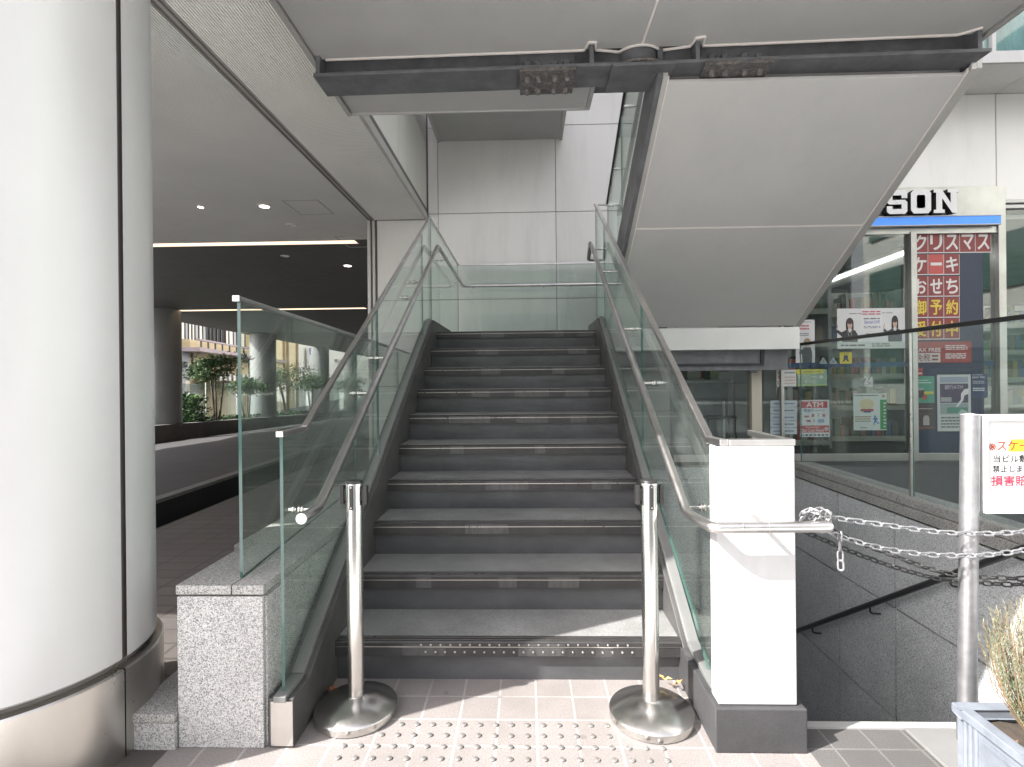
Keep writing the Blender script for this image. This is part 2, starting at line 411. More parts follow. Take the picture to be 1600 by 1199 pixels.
# ================================================================== GROUND AND SETTING
ST = "structure"
def sheet(name, m, polys):
    b = MB()
    for p in polys: b.face(p)
    return tag(b.build(name, m), kind=ST)
def rect(x0, x1, y0, y1, z): return [(x0, y0, z), (x1, y0, z), (x1, y1, z), (x0, y1, z)]
sheet("ground", M['conc'], [rect(-600, 600, -600, 600, -3.3)])
sheet("plaza", M['tile'], [rect(-30, 1.0, 1.0, 1.35, 0), rect(-1.32, 1.0, 1.35, 5.2, 0)])
sheet("pavement", M['tile_d'], [rect(1.0, 30, 1.0, 2.06, 0)])
sheet("bounce_pavement", M['pale'], [rect(-30, 30, -5, 1.0, 0)])  # unseen paving, made pale to bounce sunlight up onto soffits and ceilings
b = MB().box(-30, 30, -5.2, -5, -0.14, 0.004); tag(b.build("kerb", M['conc'], None, 0.01), kind=ST)
sheet("road", M['asphalt'], [rect(-80, 80, -17, -5.2, -0.13)])
sheet("far_pavement", M['tile_d'], [rect(-80, 80, -22, -17, 0.0)])
sheet("passage_paving", M['paver'], [rect(-3.38, -1.32, 1.35, 7.42, 0), rect(-3.38, -2.3, 7.42, 60, 0)])
def fx(y): return -10.72-0.134*(y-15.7)
def fz(y): return -0.44-0.046*(y-15.7) if y > 8 else -0.44-0.046*(8-15.7)
ys = [1.35, 5, 8, 12, 16, 20, 25, 30, 40, 50, 60]
sheet("passage_floor", M['floor_d'], [[(-4.33, a, -0.012), (-4.33, c, -0.012), (fx(c), c, fz(c)), (fx(a), a, fz(a))] for a, c in zip(ys, ys[1:])])
b = MB().box(-4.33, -4.19, 1.35, 60, -0.035, 0.006); tag(b.build("trench_kerb", M['kerb_d']), kind=ST)
b = MB()
b.box(-4.24, -4.2, 1.35, 60, -2.2, -0.036); b.box(-3.42, -3.384, 1.35, 60, -2.2, -0.006); b.box(-4.2, -3.42, 1.35, 60, -2.25, -2.2); b.box(-4.2, -3.42, 1.31, 1.35, -2.2, -0.006)
tag(b.build("ramp_trench", M['black']), kind=ST)
sheet("side_street", M['asphalt'], [[(-15.5, -20, -1.35), (-15.5, 140, -2.4), (-60, 140, -2.4), (-60, -20, -1.35)]])

# stairwell down to the basement
b = MB().box(1.0, 2.72, 2.062, 2.098, -0.2, 0.006); one("stairwell_edging", b, M['trim'], "light metal edging strip where the pavement stops at the basement stairwell", "edging")
sw = thing("basement_stairs", "dark granite steps going down into the basement stairwell beside the chain", "stairs", (1.8, 2.1, 0))
for k in range(13):
    y = 2.10+0.27*k
    MB().box(1.0, 2.72, y, y+0.272, -0.175*(k+1)-0.3, -0.175*(k+1)).build("step", M['dgranite'], sw)
MB().box(0.9, 2.75, 5.6, 5.64, -2.7, 0.4).build("end_wall", M['dgranite'], sw)
MB().box(0.90, 0.985, 2.6, 5.6, -2.7, 0.0).build("side_wall", M['dgranite'], sw)

# ------------------------------------------------ stairwell retaining wall with coping, panels in the wall's own joints
XW = 2.75
rw = thing("granite_retaining_wall", "dark granite panelled wall on the far side of the basement stairwell", "wall", (XW, 3.5, 0), kind="thing")
b = MB()
for i in range(13):
    y0 = 5.53-0.723*i-0.723; y1 = y0+0.723
    if i == 0: y1 = 5.59
    zr = [0.305, -0.41, -1.25, -2.09, -2.93]
    for j in range(4):
        z1 = zr[j]; z0 = zr[j+1]
        b.box(XW, XW+0.05, y0+0.010, y1-0.010, z0+0.006, z1-0.006)
b.build("panels", M['dgranite'], rw)
MB().box(XW+0.02, XW+0.3, -3.0, 5.6, -3.6, 0.3).build("backing", M['black'], rw)
MB().box(XW-0.012, XW+0.16, -3.0, 5.60, 0.315, 0.388).build("lower_coping", M['dcoping'], rw, 0.003)
MB().box(XW-0.004, XW+0.20, -3.0, 5.60, 0.392, 0.452).build("coping", M['dcoping'], rw, 0.003)
sheet("shop_forecourt", M['floor_d'], [rect(XW+0.20, 30, -3, 5.66, 0.45)])
b = MB().box(XW+.3, 30, -3.0, -2.9, 0, 0.449); tag(b.build("forecourt_edge", M['dgranite']), kind=ST)
hr = thing("basement_handrail", "dark round handrail sloping down along the granite stairwell wall", "handrail", (2.68, 4, 0))
pts = [(2.67, y, 0.098-0.655*(y-3.41)) for y in (2.2, 3.41, 5.5)]
MB().tube(pts, 0.021).build("rail", M['rail_d'], hr)
for y in (2.6, 3.45, 4.25, 5.1):
    z = 0.098-0.655*(y-3.41)
    MB().tube(bent([(2.67, y, z-0.015), (2.67, y, z-0.07), (2.755, y, z-0.075)], 0.03), 0.007, 8).build("bracket", M['rail_d'], hr)
gg = thing("glass_guard", "low clear glass guard with thin dark top rail along the stairwell coping", "balustrade", (XW+0.07, 4, 0.45))
ysp = [-1.9, 0.0, 1.95, 3.985, 5.58]
for a, c in zip(ysp, ysp[1:]):
    MB().box(XW+0.066, XW+0.078, a+0.006, c-0.006, 0.40, 1.65, 0, [1, 1, 1, 0, 1, 0]).build("glass_pane", [M['guard'], M['gedge']], gg)
MB().box(XW+0.055, XW+0.089, -1.9, 5.58, 1.65, 1.678).build("top_rail", M['rail_d'], gg, 0.003)
MB().box(XW+0.050, XW+0.066, 3.977, 3.993, 0.455, 1.648).build("mullion", M['line'], gg)

# ================================================================== ROUND COLUMN
CX, CY = -1.905, 1.935
col = thing("cladding_column", "huge round column clad in pale silver metal with a stainless plinth", "column", (CX, CY, 0), kind="thing")
RC = 0.437
ang = math.atan2(1.905-CY, -1.466-CX)
da = 0.011/RC
prof = [(RC-0.012, 0.335), (RC, 0.345), (RC, 3.575)]
for (a0, a1) in ((ang+da, ang+2*math.pi/3-da), (ang+2*math.pi/3+da, ang+4*math.pi/3-da), (ang+4*math.pi/3+da, ang+2*math.pi-da)):
    MB().lathe(prof, (CX, CY, 0), 64, a0=a0, a1=a1).build("shell", M['column'], col)
MB().lathe([(RC-0.02, 0.30), (RC-0.02, 3.57)], (CX, CY, 0), 72).build("joint", M['joint'], col)
a2 = ang-0.055
for k in range(3):
    s = a2+k*2*math.pi/3
    MB().lathe([(RC+0.024, 0.0), (RC+0.024, 0.312), (RC+0.018, 0.318), (RC-0.015, 0.318)], (CX, CY, 0), 48, a0=s+0.006, a1=s+2*math.pi/3-0.006).build("plinth", M['plinth'], col)
MB().lathe([(RC+0.012, 0), (RC+0.012, 0.312)], (CX, CY, 0), 72).build("plinth_joint", M['black'], col)

# ================================================================== LOW GRANITE WALL AND STEP
gw = thing("granite_low_wall", "low speckled light granite wall with coping at the left foot of the stairs", "wall", (-1.12, 1.93, 0), kind="thing")
b = MB()
b.box(-1.291, -0.972, 1.93, 2.36, 0, 0.555)
for a, c in ((2.364, 3.2), (3.204, 4.05), (4.054, 4.9), (4.904, 5.75), (5.754, 6.6), (6.604, 7.41)): b.box(-1.32, -0.972, a, c, 0, 0.555)
b.build("block", M['granite'], gw, 0.003)
b = MB().box(-1.28, -0.98, 1.95, 7.41, 0.54, 0.566); b.build("joint", M['joint'], gw)
b = MB()
b.box(-1.293, -1.087, 1.926, 2.40, 0.563, 0.597); b.box(-1.083, -0.966, 1.926, 2.40, 0.563, 0.597)
ysq = [2.404, 3.2, 4.05, 4.9, 5.75, 6.6, 7.41]
for a, c in zip(ysq, ysq[1:]): b.box(-1.34, -0.966, a, c-0.004, 0.563, 0.597)
b.build("coping", M['granite_ledge'], gw, 0.003)
MB().box(-0.971, -0.963, 1.945, 2.10, 0.0, 0.55).build("end_plate", M['granite'], gw)
gs = thing("granite_step", "small low granite step between the round column and the granite wall", "step", (-1.38, 1.95, 0))
MB().box(-1.475, -1.294, 1.915, 2.9, 0, 0.098).build("riser_block", M['granite'], gs, 0.002)
MB().box(-1.479, -1.294, 1.910, 2.9, 0.102, 0.133).build("tread_slab", M['granite_ledge'], gs, 0.003)

# ================================================================== STAIRCASE
T, RI, Y1, XL, XR = 0.308, 0.18, 2.36, -0.862, 0.670
stc = thing("staircase", "dark grey straight staircase with ten steps climbing to a landing", "staircase", (0, Y1, 0))
def nz(y): return RI+(y-Y1)/T*RI
for k in range(10):
    y = Y1+T*k; z = RI*(k+1); y2 = y+T+0.03 if k < 9 else y+0.4
    b = MB()
    b.box(XL, XR, y+0.026, y+0.05, z-RI-(0.03 if k else 0), z-0.066, 1)      # riser
    b.box(XL, XR, y+0.056, y2, z-0.045, z-0.001, 0)                             # tread stone
    st = b.build("step", [M['tread'], M['riser']], stc)
    b = MB()
    b.prism([(XL, y, z-0.066), (XL, y, z-0.006), (XL, y+0.005, z), (XL, y+0.0555, z), (XL, y+0.0555, z-0.066)], (XR-XL, 0, 0))
    b.box(XL+.002, XR-.002, y-0.0016, y-0.0002, z-0.0245, z-0.0215, 1)
    b.box(XL+.002, XR-.002, y+0.018, y+0.0205, z+0.0002, z+0.0014, 1); b.box(XL+.002, XR-.002, y+0.040, y+0.0425, z+0.0002, z+0.0014, 1)
    rj = random.Random(k+3)
    x = XL+0.05
    while True:                                           # lighter patches painted in as reflections, and joints of the strip
        x += 0.12+rj.random()*0.55; w = 0.05+rj.random()*0.26
        if x+w > XR-0.03: break
        b.box(x, min(XR-.01, x+w), y-0.001, y-0.0004, z-0.062, z-0.0255, 2)
        b.box(x+.001, min(XR-.011, x+w-.001), y-0.0011, y-0.0004, z-0.0205, z-0.009, 2)
        x += w
    if k == 0:
        for i in range(22):
            x = -0.478+i*0.0435
            for zz in (z-0.018, z-0.044): b.lathe([(0.0, 0.0045), (0.0035, 0.0035), (0.0055, 0)], (x, 0, 0), 10, 1)
        # turn the studs to face the front
        n = 22*2*30
        for i in range(22):
            for j, zz in enumerate((z-0.014, z-0.046)):
                s = len(b.v)-n+(i*2+j)*30
                x = -0.478+i*0.0435+(0.02 if j else 0)
                cx = -0.478+i*0.0435
                for q in range(30):
                    vx, vy, vz = b.v[s+q]; b.v[s+q] = (x+(vx-cx), y-0.0004-vz, zz+vy)
    b.build("nosing_strip", [M['nosing'], M['line'], surf('nosing_reflection', (0.050, 0.0495, 0.049), 0.35, 0, 0.35, 16, (3, 1, 1)) if k == 0 else bpy.data.materials['nosing_reflection']], st)
# landing
b = MB().box(-0.965, 2.65, Y1+T*9+0.401, 7.44, 1.62, 1.799); b.build("landing", M['tread'], stc)
MB().box(XR+0.08, 2.65, 5.24, 5.5, 1.60, 1.815).build("landing_fascia", M['fascia'], stc, 0.004)
ye = Y1+T*9
up = lambda y: nz(y)+0.165
polyL = [(1.935, 0.0), (1.935, 0.178), (2.085, 0.178), (5.02, up(5.02)), (5.14, up(5.02)), (5.24, 1.90), (7.30, 1.90), (7.30, 1.55), (5.35, 1.55), (2.75, 0.0)]
MB().prism([(-0.958, y, z) for y, z in polyL], (0.095, 0, 0)).build("stringer", M['stringer'], stc, 0.004)
polyR = [(2.25, 0.0), (2.25, 0.155), (2.345, 0.165), (5.02, up(5.02)), (5.30, up(5.02)), (5.45, 1.9), (5.75, 1.9), (5.75, 1.55), (5.35, 1.55), (2.75, 0.0)]
MB().prism([(0.671, y, z) for y, z in polyR], (0.085, 0, 0)).build("stringer", M['stringer'], stc, 0.004)
MB().box(-0.945, -0.864, 1.928, 1.934, 0.01, 0.172).build("stringer_end_plate", M['steel'], stc)
b = MB()
for y in (5.45, 7.0): b.bar((-0.8, y, 1.5), (2.6, y, 1.5), 0.14, 0.2)
b.build("landing_beam", M['dsteel'], stc)
b = MB().box(0.80, 2.36, 5.36, 5.50, 1.445, 1.470); b.box(0.80, 2.36, 5.41, 5.43, 1.47, 1.60); b.box(2.33, 2.36, 5.36, 5.5, 1.47, 1.60)
b.build("edge_beam", surf('black_beam_paint', (0.022, 0.023, 0.026), 0.45, 0.1, 0.2, 6), stc)

# ------------------------------------------------ balustrades on the stair
GE = [M['glass'], M['gedge']]
def pane_x(parent, X, pts, th=0.012):
    """glass pane in a plane of constant X; pts = list of (y,z)"""
    MB().prism([(X-th/2, y, z) for y, z in pts], (th, 0, 0), 0, 1).build("glass_pane", GE, parent)
def bracket(parent, X, XG, y, z, s):
    """handrail bracket reaching from the tube at X to the glass at XG"""
    b = MB()
    b.tube([(X, y, z), (XG-s*0.006, y, z)], 0.008, 12)
    b.tube([(XG+s*0.006, y, z), (XG+s*0.035, y, z)], 0.009, 12)
    for q in (-0.020, -0.008, 0.016): b.tube([(XG+s*q-0.003, y, z), (XG+s*q+0.003, y, z)], 0.0165, 16)
    return b.build("bracket", M['steel'], parent)

GL, HL = -0.911, -0.838
LB = thing("stair_balustrade", "left glass balustrade of the stairs with slanting top rail and tubular handrail", "balustrade", (GL, 1.96, 0), "glass balustrades of the stairs")
def gt(y): return 1.147 if y < 2.162 else 1.147+(y-2.162)*0.5935 if y < 5.105 else 2.894
def gb(y): return 0.168 if y < 2.085 else min(up(y), up(5.02))-0.01 if y < 5.14 else 1.89
def pane_poly(a, c, ks, gt, gb):
    q = sorted(set([a, c]+[k for k in ks if a < k < c]))
    return [(y, gb(y)) for y in q]+[(y, gt(y)-0.008) for y in reversed(q)]
KL = (2.085, 2.162, 5.02, 5.105)
for a, c in ((1.960, 3.25), (3.258, 4.70), (4.708, 5.139), (5.146, 7.255)): pane_x(LB, GL, pane_poly(a, c, KL, gt, gb))
b = MB()
for p, q in (((GL, 1.952, 1.147), (GL, 2.168, 1.147)), ((GL, 2.166, 1.1485), (GL, 5.108, 2.895)), ((GL, 5.106, 2.8945), (GL, 7.27, 2.8945))): b.bar(p, q, 0.025, 0.020)
b.build("top_rail", M['steel_h'], LB, 0.003)
b = MB(); b.bar((GL, 1.925, 0.180), (GL, 2.085, 0.180), 0.048, 0.022); b.bar((GL, 2.085, 0.186), (GL, 5.02, up(5.02)+0.008), 0.048, 0.022)
b.build("glass_channel", M['channel'], LB, 0.003)
MB().box(GL-0.0135, GL+0.0135, 1.947, 1.953, 1.136, 1.158).build("rail_end_cap", M['steel'], LB)
h = MB().tube(bent([(HL, 1.965, 0.832), (HL, 2.12, 0.832), (HL, 5.135, 2.628), (HL, 7.12, 2.590)], 0.045, 6), 0.0192, 20).build("handrail", M['steel_h'], LB)
MB().lathe([(0.0, 0.003), (0.019, 0.003), (0.0205, 0.0), (0.0205, -0.02)], (0, 0, 0), 24)
MB().tube([(HL, 1.958, 0.832), (HL, 1.966, 0.832)], 0.0205, 24).build("end_cap", M['steel'], h)
def hz(y): return 0.832 if y < 2.12 else 0.832+(y-2.12)*0.5957 if y < 5.135 else 2.628-(y-5.135)*0.0191
for y in (2.10, 2.86, 3.20, 4.02, 4.30, 5.35, 5.70, 6.85): bracket(h, HL, GL, y, hz(y)-(0.0 if y > 2.12 else 0), -1)

LG = thing("landing_balustrade", "glass balustrade across the back of the landing with a thin handrail", "balustrade", (0, 7.27, 1.8))
for a, c in ((-0.895, 0.45), (0.458, 1.9)):
    MB().box(a, c, 7.264, 7.276, 1.80, 2.885, 0, [1, 1, 0, 1, 0, 1]).build("glass_pane", GE, LG)
MB().box(-0.9, 1.9, 7.255, 7.285, 2.885, 2.905).build("top_rail", M['steel_h'], LG, 0.003)
h = MB().tube([(HL, 7.12, 2.59), (HL+.04, 7.17, 2.59), (1.9, 7.17, 2.59)], 0.0192, 14).build("handrail", M['steel_h'], LG)
for x in (-0.7, 0.25, 0.62, 1.4):
    MB().tube([(x, 7.17, 2.585), (x, 7.262, 2.575)], 0.007, 8).build("bracket", M['steel'], h)

GR, HR = 0.714, 0.632
RB = thing("stair_balustrade", "right glass balustrade of the stairs with its rail turning along the white pillar", "balustrade", (GR, 2.1, 0), "glass balustrades of the stairs")
def gt2(y): return 1.095 if y < 2.108 else 1.095+(y-2.108)*0.606
def gb2(y): return 0.15 if y < 2.345 else min(up(y), up(5.02))-0.01 if y < 5.30 else 1.89
KR = (2.108, 2.345, 5.02)
for a, c in ((2.022, 3.30), (3.308, 4.82), (4.828, 5.372)): pane_x(RB, GR, pane_poly(a, c, KR, gt2, gb2))
b = MB(); b.bar((GR, 2.096, 1.089), (GR, 5.385, 3.081), 0.030, 0.022); b.bar((GR-0.015, 5.385, 3.082), (0.84, 5.385, 3.082), 0.03, 0.022)
b.bar((GR, 1.955, 1.1035), (GR, 2.105, 1.0985), 0.030, 0.024); b.bar((GR+.0155, 1.965, 1.1035), (0.967, 1.965, 1.1035), 0.034, 0.024)
b.bar((0.952, 1.983, 1.1035), (0.952, 2.30, 1.1035), 0.028, 0.022)
b.build("top_rail", M['steel_h'], RB, 0.003)
b = MB(); b.bar((GR, 2.05, 0.158), (GR, 2.345, 0.185), 0.05, 0.022); b.bar((GR, 2.345, 0.186), (GR, 5.02, up(5.02)+0.008), 0.05, 0.022)
b.build("glass_channel", M['channel'], RB, 0.003)
path = bent([(1.03, 1.868, 0.823), (0.62, 1.868, 0.818)], 0.05)
h = MB().tube(bent([(1.035, 1.868, 0.823), (0.640, 1.868, 0.820), (HR, 2.132, 0.803), (HR, 5.165, 2.643), (HR, 5.10, 2.50), (HR+.15, 5.16, 2.50)], 0.03, 6)[:-8], 0.0192, 20).build("handrail", M['steel_h'], RB)
MB().tube(bent([(HR, 5.150, 2.638), (HR, 5.33, 2.52), (HR+0.12, 5.345, 2.52)], 0.02), 0.0205, 16).build("handrail_return", M['steel_h'], h)
MB().lathe([(0.0, 0.0), (0.012, 0.0)], (0, 0, 0), 6)
MB().tube([(1.034, 1.868, 0.823), (1.045, 1.868, 0.823)], 0.0205, 20, rr=[0.0192, 0.015]).build("end_cap", M['steel_h'], h)
for x in (0.74, 0.83): MB().tube([(x-.0015, 1.868, 0.8213), (x+.0015, 1.868, 0.8213)], 0.0205, 20).build("rail_joint", M['steel'], h)
def hz2(y): return 0.803+(y-2.132)*0.6067
for y in (2.16, 2.97, 3.55, 4.48, 5.0): bracket(h, HR, GR, y, hz2(y), 1)
for x in (0.81,): MB().tube([(x, 1.868, 0.838), (x, 1.935, 0.842)], 0.008, 10).build("bracket", M['steel'], h)

# ================================================================== WHITE PILLAR AT THE FOOT OF THE RIGHT BALUSTRADE
wp = thing("metal_pillar", "white metal box pillar on a dark stone base at the right foot of the stairs", "pillar", (0.82, 1.95, 0), kind="thing")
MB().box(0.682, 0.962, 1.945, 2.02, 0.160, 1.090).build("box_panel", M['white'], wp, 0.004)
MB().box(0.690, 0.955, 1.955, 2.015, 1.0895, 1.0915).build("top_gap", M['black'], wp)
MB().box(0.664, 0.987, 1.924, 2.60, 0.0, 0.158).build("stone_base", M['stone_d'], wp, 0.004)
# ================================================================== GLASS SCREEN ON THE LOW WALL
gscr = thing("glass_screen", "tall tinted glass screen with metal top rail standing on the granite wall", "screen", (-1.09, 2.0, 0.6))
sd = Vector((-0.0705, 1, 0)).normalized(); sp = Vector((-1.087, 2.0, 0))
for a, c in ((0.0, 1.75), (1.757, 3.55), (3.557, 5.42)):
    p, q = sp+sd*a, sp+sd*c
    n = Vector((sd.y, -sd.x, 0))*0.006
    MB().hexa([p-n+Vector((0, 0, .598)), p+n+Vector((0, 0, .598)), q+n+Vector((0, 0, .598)), q-n+Vector((0, 0, .598)),
               p-n+Vector((0, 0, 1.646)), p+n+Vector((0, 0, 1.646)), q+n+Vector((0, 0, 1.646)), q-n+Vector((0, 0, 1.646))], 0, [1, 1, 1, 0, 1, 0]).build("glass_pane", GE, gscr)
MB().bar(sp+sd*(-0.02)+Vector((0, 0, 1.655)), sp+sd*5.42+Vector((0, 0, 1.655)), 0.024, 0.020).build("top_rail", M['steel_h'], gscr, 0.003)
MB().bar(sp+sd*(-0.024)+Vector((0, 0, 1.655)), sp+sd*(-0.019)+Vector((0, 0, 1.655)), 0.026, 0.022).build("end_cap", M['steel'], gscr)

# ================================================================== BARRIER POSTS
def make_post():
    r = thing("barrier_post", "", "barrier post", (0, 0, 0), "stainless barrier posts before the stairs")
    MB().lathe([(0.0, 0.0), (0.160, 0.0), (0.164, 0.004), (0.164, 0.030), (0.158, 0.037), (0.075, 0.062), (0.040, 0.070), (0.0325, 0.076), (0.0325, 0.078)], (0, 0, 0), 72).build("base", M['steel'], r)
    MB().lathe([(0.0325, 0.07), (0.0325, 0.925), (0.031, 0.928)], (0, 0, 0), 40).build("pole", M['steel'], r)
    MB().lathe([(0.031, 0.926), (0.033, 0.930), (0.030, 0.938), (0.0, 0.939)], (0, 0, 0), 40).build("cap", flat('black_plastic', (0.02, 0.02, 0.02), 0.35) if 'black_plastic' not in bpy.data.materials else bpy.data.materials['black_plastic'], r)
    bp = bpy.data.materials['black_plastic']
    s = MB().box(-0.0085, 0.0085, -0.0355, -0.028, 0.825, 0.922).build("belt_slot", bp, r, 0.003)
    b = MB()
    for z in (0.915, 0.834): b.tube([(0, -0.0372, z), (0, -0.0355, z)], 0.003, 10)
    b.build("screw", M['line'], s)
    for sx in (-1, 1):
        b = MB(); b.box(min(sx*.031, sx*.040), max(sx*.031, sx*.040), -0.006, 0.006, 0.855, 0.905); b.box(min(sx*.040, sx*.056), max(sx*.040, sx*.056), -0.012, 0.012, 0.842, 0.918)
        b.build("belt_clip", bp, r, 0.002)
    return r
def dup(root, loc, rz, label):
    r = root.copy(); COL.objects.link(r); r.location = loc; r.rotation_euler = (0, 0, rz); r["label"] = label
    for ch in list(root.children):
        c = ch.copy(); COL.objects.link(c); c.parent = r
        for g in ch.children:
            d = g.copy(); COL.objects.link(d); d.parent = c
    return r
p0 = make_post(); p0.location = (-0.700, 2.145, 0.0); p0.rotation_euler = (0, 0, R(-3)); p0["label"] = "stainless barrier post with round base beside the low granite wall"
dup(p0, (0.482, 2.128, 0.0), R(4), "stainless barrier post with round base beside the white pillar")

# ================================================================== TACTILE STUDS
def stud():
    return MB().lathe([(0.0110, 0.0), (0.0106, 0.0040), (0.0078, 0.0064), (0.0, 0.0070)], (0, 0, 0), 16).build("tactile_stud", surf('stud_metal', (0.24, 0.228, 0.22), 0.30, 0.5, 0.1, 9))
s0 = stud(); tag(s0, "small steel tactile dome set in the pink paving before the first step", "tactile stud", "steel tactile studs in the paving")
first = True
for j in range(6):
    for i in range(20):
        x = -0.682+i*0.0612; y = 2.068-j*0.0622
        if (Vector((x, y))-Vector((-0.70, 2.145))).length < 0.175 or (Vector((x, y))-Vector((0.482, 2.128))).length < 0.175: continue
        o = s0 if first else s0.copy()
        if not first: COL.objects.link(o)
        first = False
        o.location = (x, y, 0.0005)

# ================================================================== DRY LEAVES
def leaf(loc, rz, tilt, s, c, label):
    b = MB(); k = 9; pts = []
    for i in range(14):
        a = 2*math.pi*i/14; r = s*(1.0 if i % 2 == 0 else 0.42)*(1.15 if i in (0, 2, 12) else 0.85)
        pts.append(Vector((r*math.cos(a), r*math.sin(a), 0.25*s*math.sin(a*2)+0.1*s)))
    cen = Vector((0, 0, 0))
    for i in range(14): b.face([cen, pts[i], pts[(i+1) % 14]])
    b.tube([(-s*0.3, 0, 0.02*s), (-s*1.5, 0.1*s, 0.3*s)], s*0.04, 6)
    o = b.build("dry_leaf", paint(c, 0.7)); o.location = loc; o.rotation_euler = (R(tilt), R(tilt*0.6), rz)
    tag(o, label, "leaf", "dry leaves by the stair foot"); return o
leaf((-0.845, 2.265, 0.02), 0.6, 25, 0.028, (0.20, 0.085, 0.035), "curled brown dry leaf in the shaded corner behind the barrier post")
leaf((0.585, 2.318, 0.045), 2.1, 22, 0.030, (0.55, 0.40, 0.13), "yellow dry leaf lying behind the barrier post in the sun")
leaf((0.632, 2.292, 0.04), 0.4, -28, 0.024, (0.42, 0.22, 0.06), "small orange-brown dry leaf against the stair kerb in the sun")

# ================================================================== OVERHEAD LANDING, STEEL BEAM, UPPER FLIGHT
ul = thing("overhead_landing", "grey panelled underside of the upper landing spanning overhead", "landing", (0.7, 3, 3.3))
ZS = 3.3
XA, XB, XJ = -1.262, 2.655, 0.703
YF = 1.58
for x0, x1 in ((XA+.006, XJ-.008), (XJ+.008, XB-.006)):
    e0, e1 = 3.232-0.0205*(x0+1.26), 3.232-0.0205*(x1+1.26)
    MB().hexa([(x0, YF, ZS), (x1, YF, ZS), (x1, e1, ZS), (x0, e0, ZS), (x0, YF, ZS+.02), (x1, YF, ZS+.02), (x1, e1, ZS+.02), (x0, e0, ZS+.02)]).build("soffit_panel", M['soffit'], ul, 0.002)
MB().box(XA+.006, 0.452, 3.42, 3.885, ZS, ZS+0.02).build("soffit_panel", M['soffit'], ul, 0.002)
MB().box(XJ-.007, XJ+.007, YF, 3.2, ZS+0.001, ZS+0.018).build("panel_seam", M['bead'], ul)
MB().box(XA, XB, YF+.01, 3.88, ZS+0.10, ZS+0.3).build("slab", M['dsteel'], ul)
b = MB(); b.box(XA-0.028, XA, YF, 3.90, ZS-0.018, ZS+0.30); b.box(XB, XB+0.028, YF, 3.26, ZS-0.018, ZS+0.30); b.box(XA, XB, YF-.02, YF, ZS-0.018, ZS+0.3); b.box(XA, 0.48, 3.886, 3.905, ZS-0.012, ZS+.3)
b.build("edge_trim", M['trim'], ul, 0.003)
MB().box(0.454, 0.482, 3.42, 3.885, ZS-0.012, ZS+0.3).build("edge_trim", M['trim'], ul, 0.003)
# sealant bead along the slot: a strip with arches round pipe and stiffeners
b = MB()
XP, YP = 0.70, 3.315
def beadline(pts, w=0.010):
    for p, q in zip(pts, pts[1:]): b.bar(p, q, w, 0.012)
zb = ZS-0.004
a_ = arc((XP, YP+0.035, zb), 0.150, math.pi*0.80, math.pi*0.20, 12, (1, 0, 0), (0, -1, 0))
y0 = 3.232
L1 = [(XA+0.06, y0-.004, zb)]
for xs in (0.405,): L1 += [(xs-0.04, y0, zb), (xs-0.022, y0-0.075, zb), (xs+0.022, y0-0.075, zb), (xs+0.03, y0, zb)]
L1 += [tuple(p) for p in a_]
for xs in (1.02,): L1 += [(xs-0.03, y0, zb), (xs-0.022, y0-0.075, zb), (xs+0.03, y0-0.085, zb), (xs+0.04, y0, zb)]
L1 += [(XB-0.15, y0-.01, zb), (XB-0.06, y0-0.07, zb)]
beadline([(p[0], p[1]-0.0205*(p[0]+1.26), p[2]) for p in L1])
b.build("sealant_bead", M['bead'], ul)

sb = thing("steel_beam", "dark riveted steel beam with splice plates under the upper landing", "beam", (0.7, 3.25, 3.17), kind="thing")
ZB = 3.172
def yb(x): return 3.298-0.0205*(x+1.26)         # centre line of the beam
def slabx(bm, x0, x1, dy0, dy1, z0, z1, mi=0, skew0=0, skew1=0):
    bm.hexa([(x0+skew0*dy0, yb(x0)+dy0, z0), (x1+skew1*dy0, yb(x1)+dy0, z0), (x1+skew1*dy1, yb(x1)+dy1, z0), (x0+skew0*dy1, yb(x0)+dy1, z0),
             (x0+skew0*dy0, yb(x0)+dy0, z1), (x1+skew1*dy0, yb(x1)+dy0, z1), (x1+skew1*dy1, yb(x1)+dy1, z1), (x0+skew0*dy1, yb(x0)+dy1, z1)], mi)
b = MB(); slabx(b, -1.262, 2.66, -0.116, 0.116, ZB, ZB+0.020); b.build("flange", M['dsteel'], sb, 0.002)
b = MB(); slabx(b, -1.25, 2.64, -0.012, 0.012, ZB+0.020, ZB+0.225); b.build("web", M['dsteel'], sb)
for x in (-1.235, 0.405, 1.02, 2.60):
    b = MB(); slabx(b, x-0.012, x+0.012, -0.112, -0.012, ZB+0.020, ZB+0.225); b.build("stiffener", M['dsteel'], sb)
MB().tube([(XP, YP-.01, ZB+0.021), (XP, YP-.01, ZB+0.30)], 0.130, 40).build("post_stub", M['dsteel'], sb)
b = MB(); slabx(b, 0.52, 0.885, -0.145, 0.155, ZB-0.020, ZB-0.0005)
b.build("hub_plate", M['dsteel'], sb, 0.003)
b = MB(); b.tube(arc((XP, yb(XP)+0.03, ZB+0.024), 0.155, -math.pi*0.93, -math.pi*0.07, 16), 0.013, 8); b.build("hub_collar", M['rust'], sb)
def bolt(p, d, r=0.021, h=0.02):
    p = Vector(p); d = Vector(d)
    return MB().tube([p, p+d*h*0.35, p+d*h*0.8, p+d*h], r, 12, rr=[r*1.15, r*1.15, r, r*0.55])
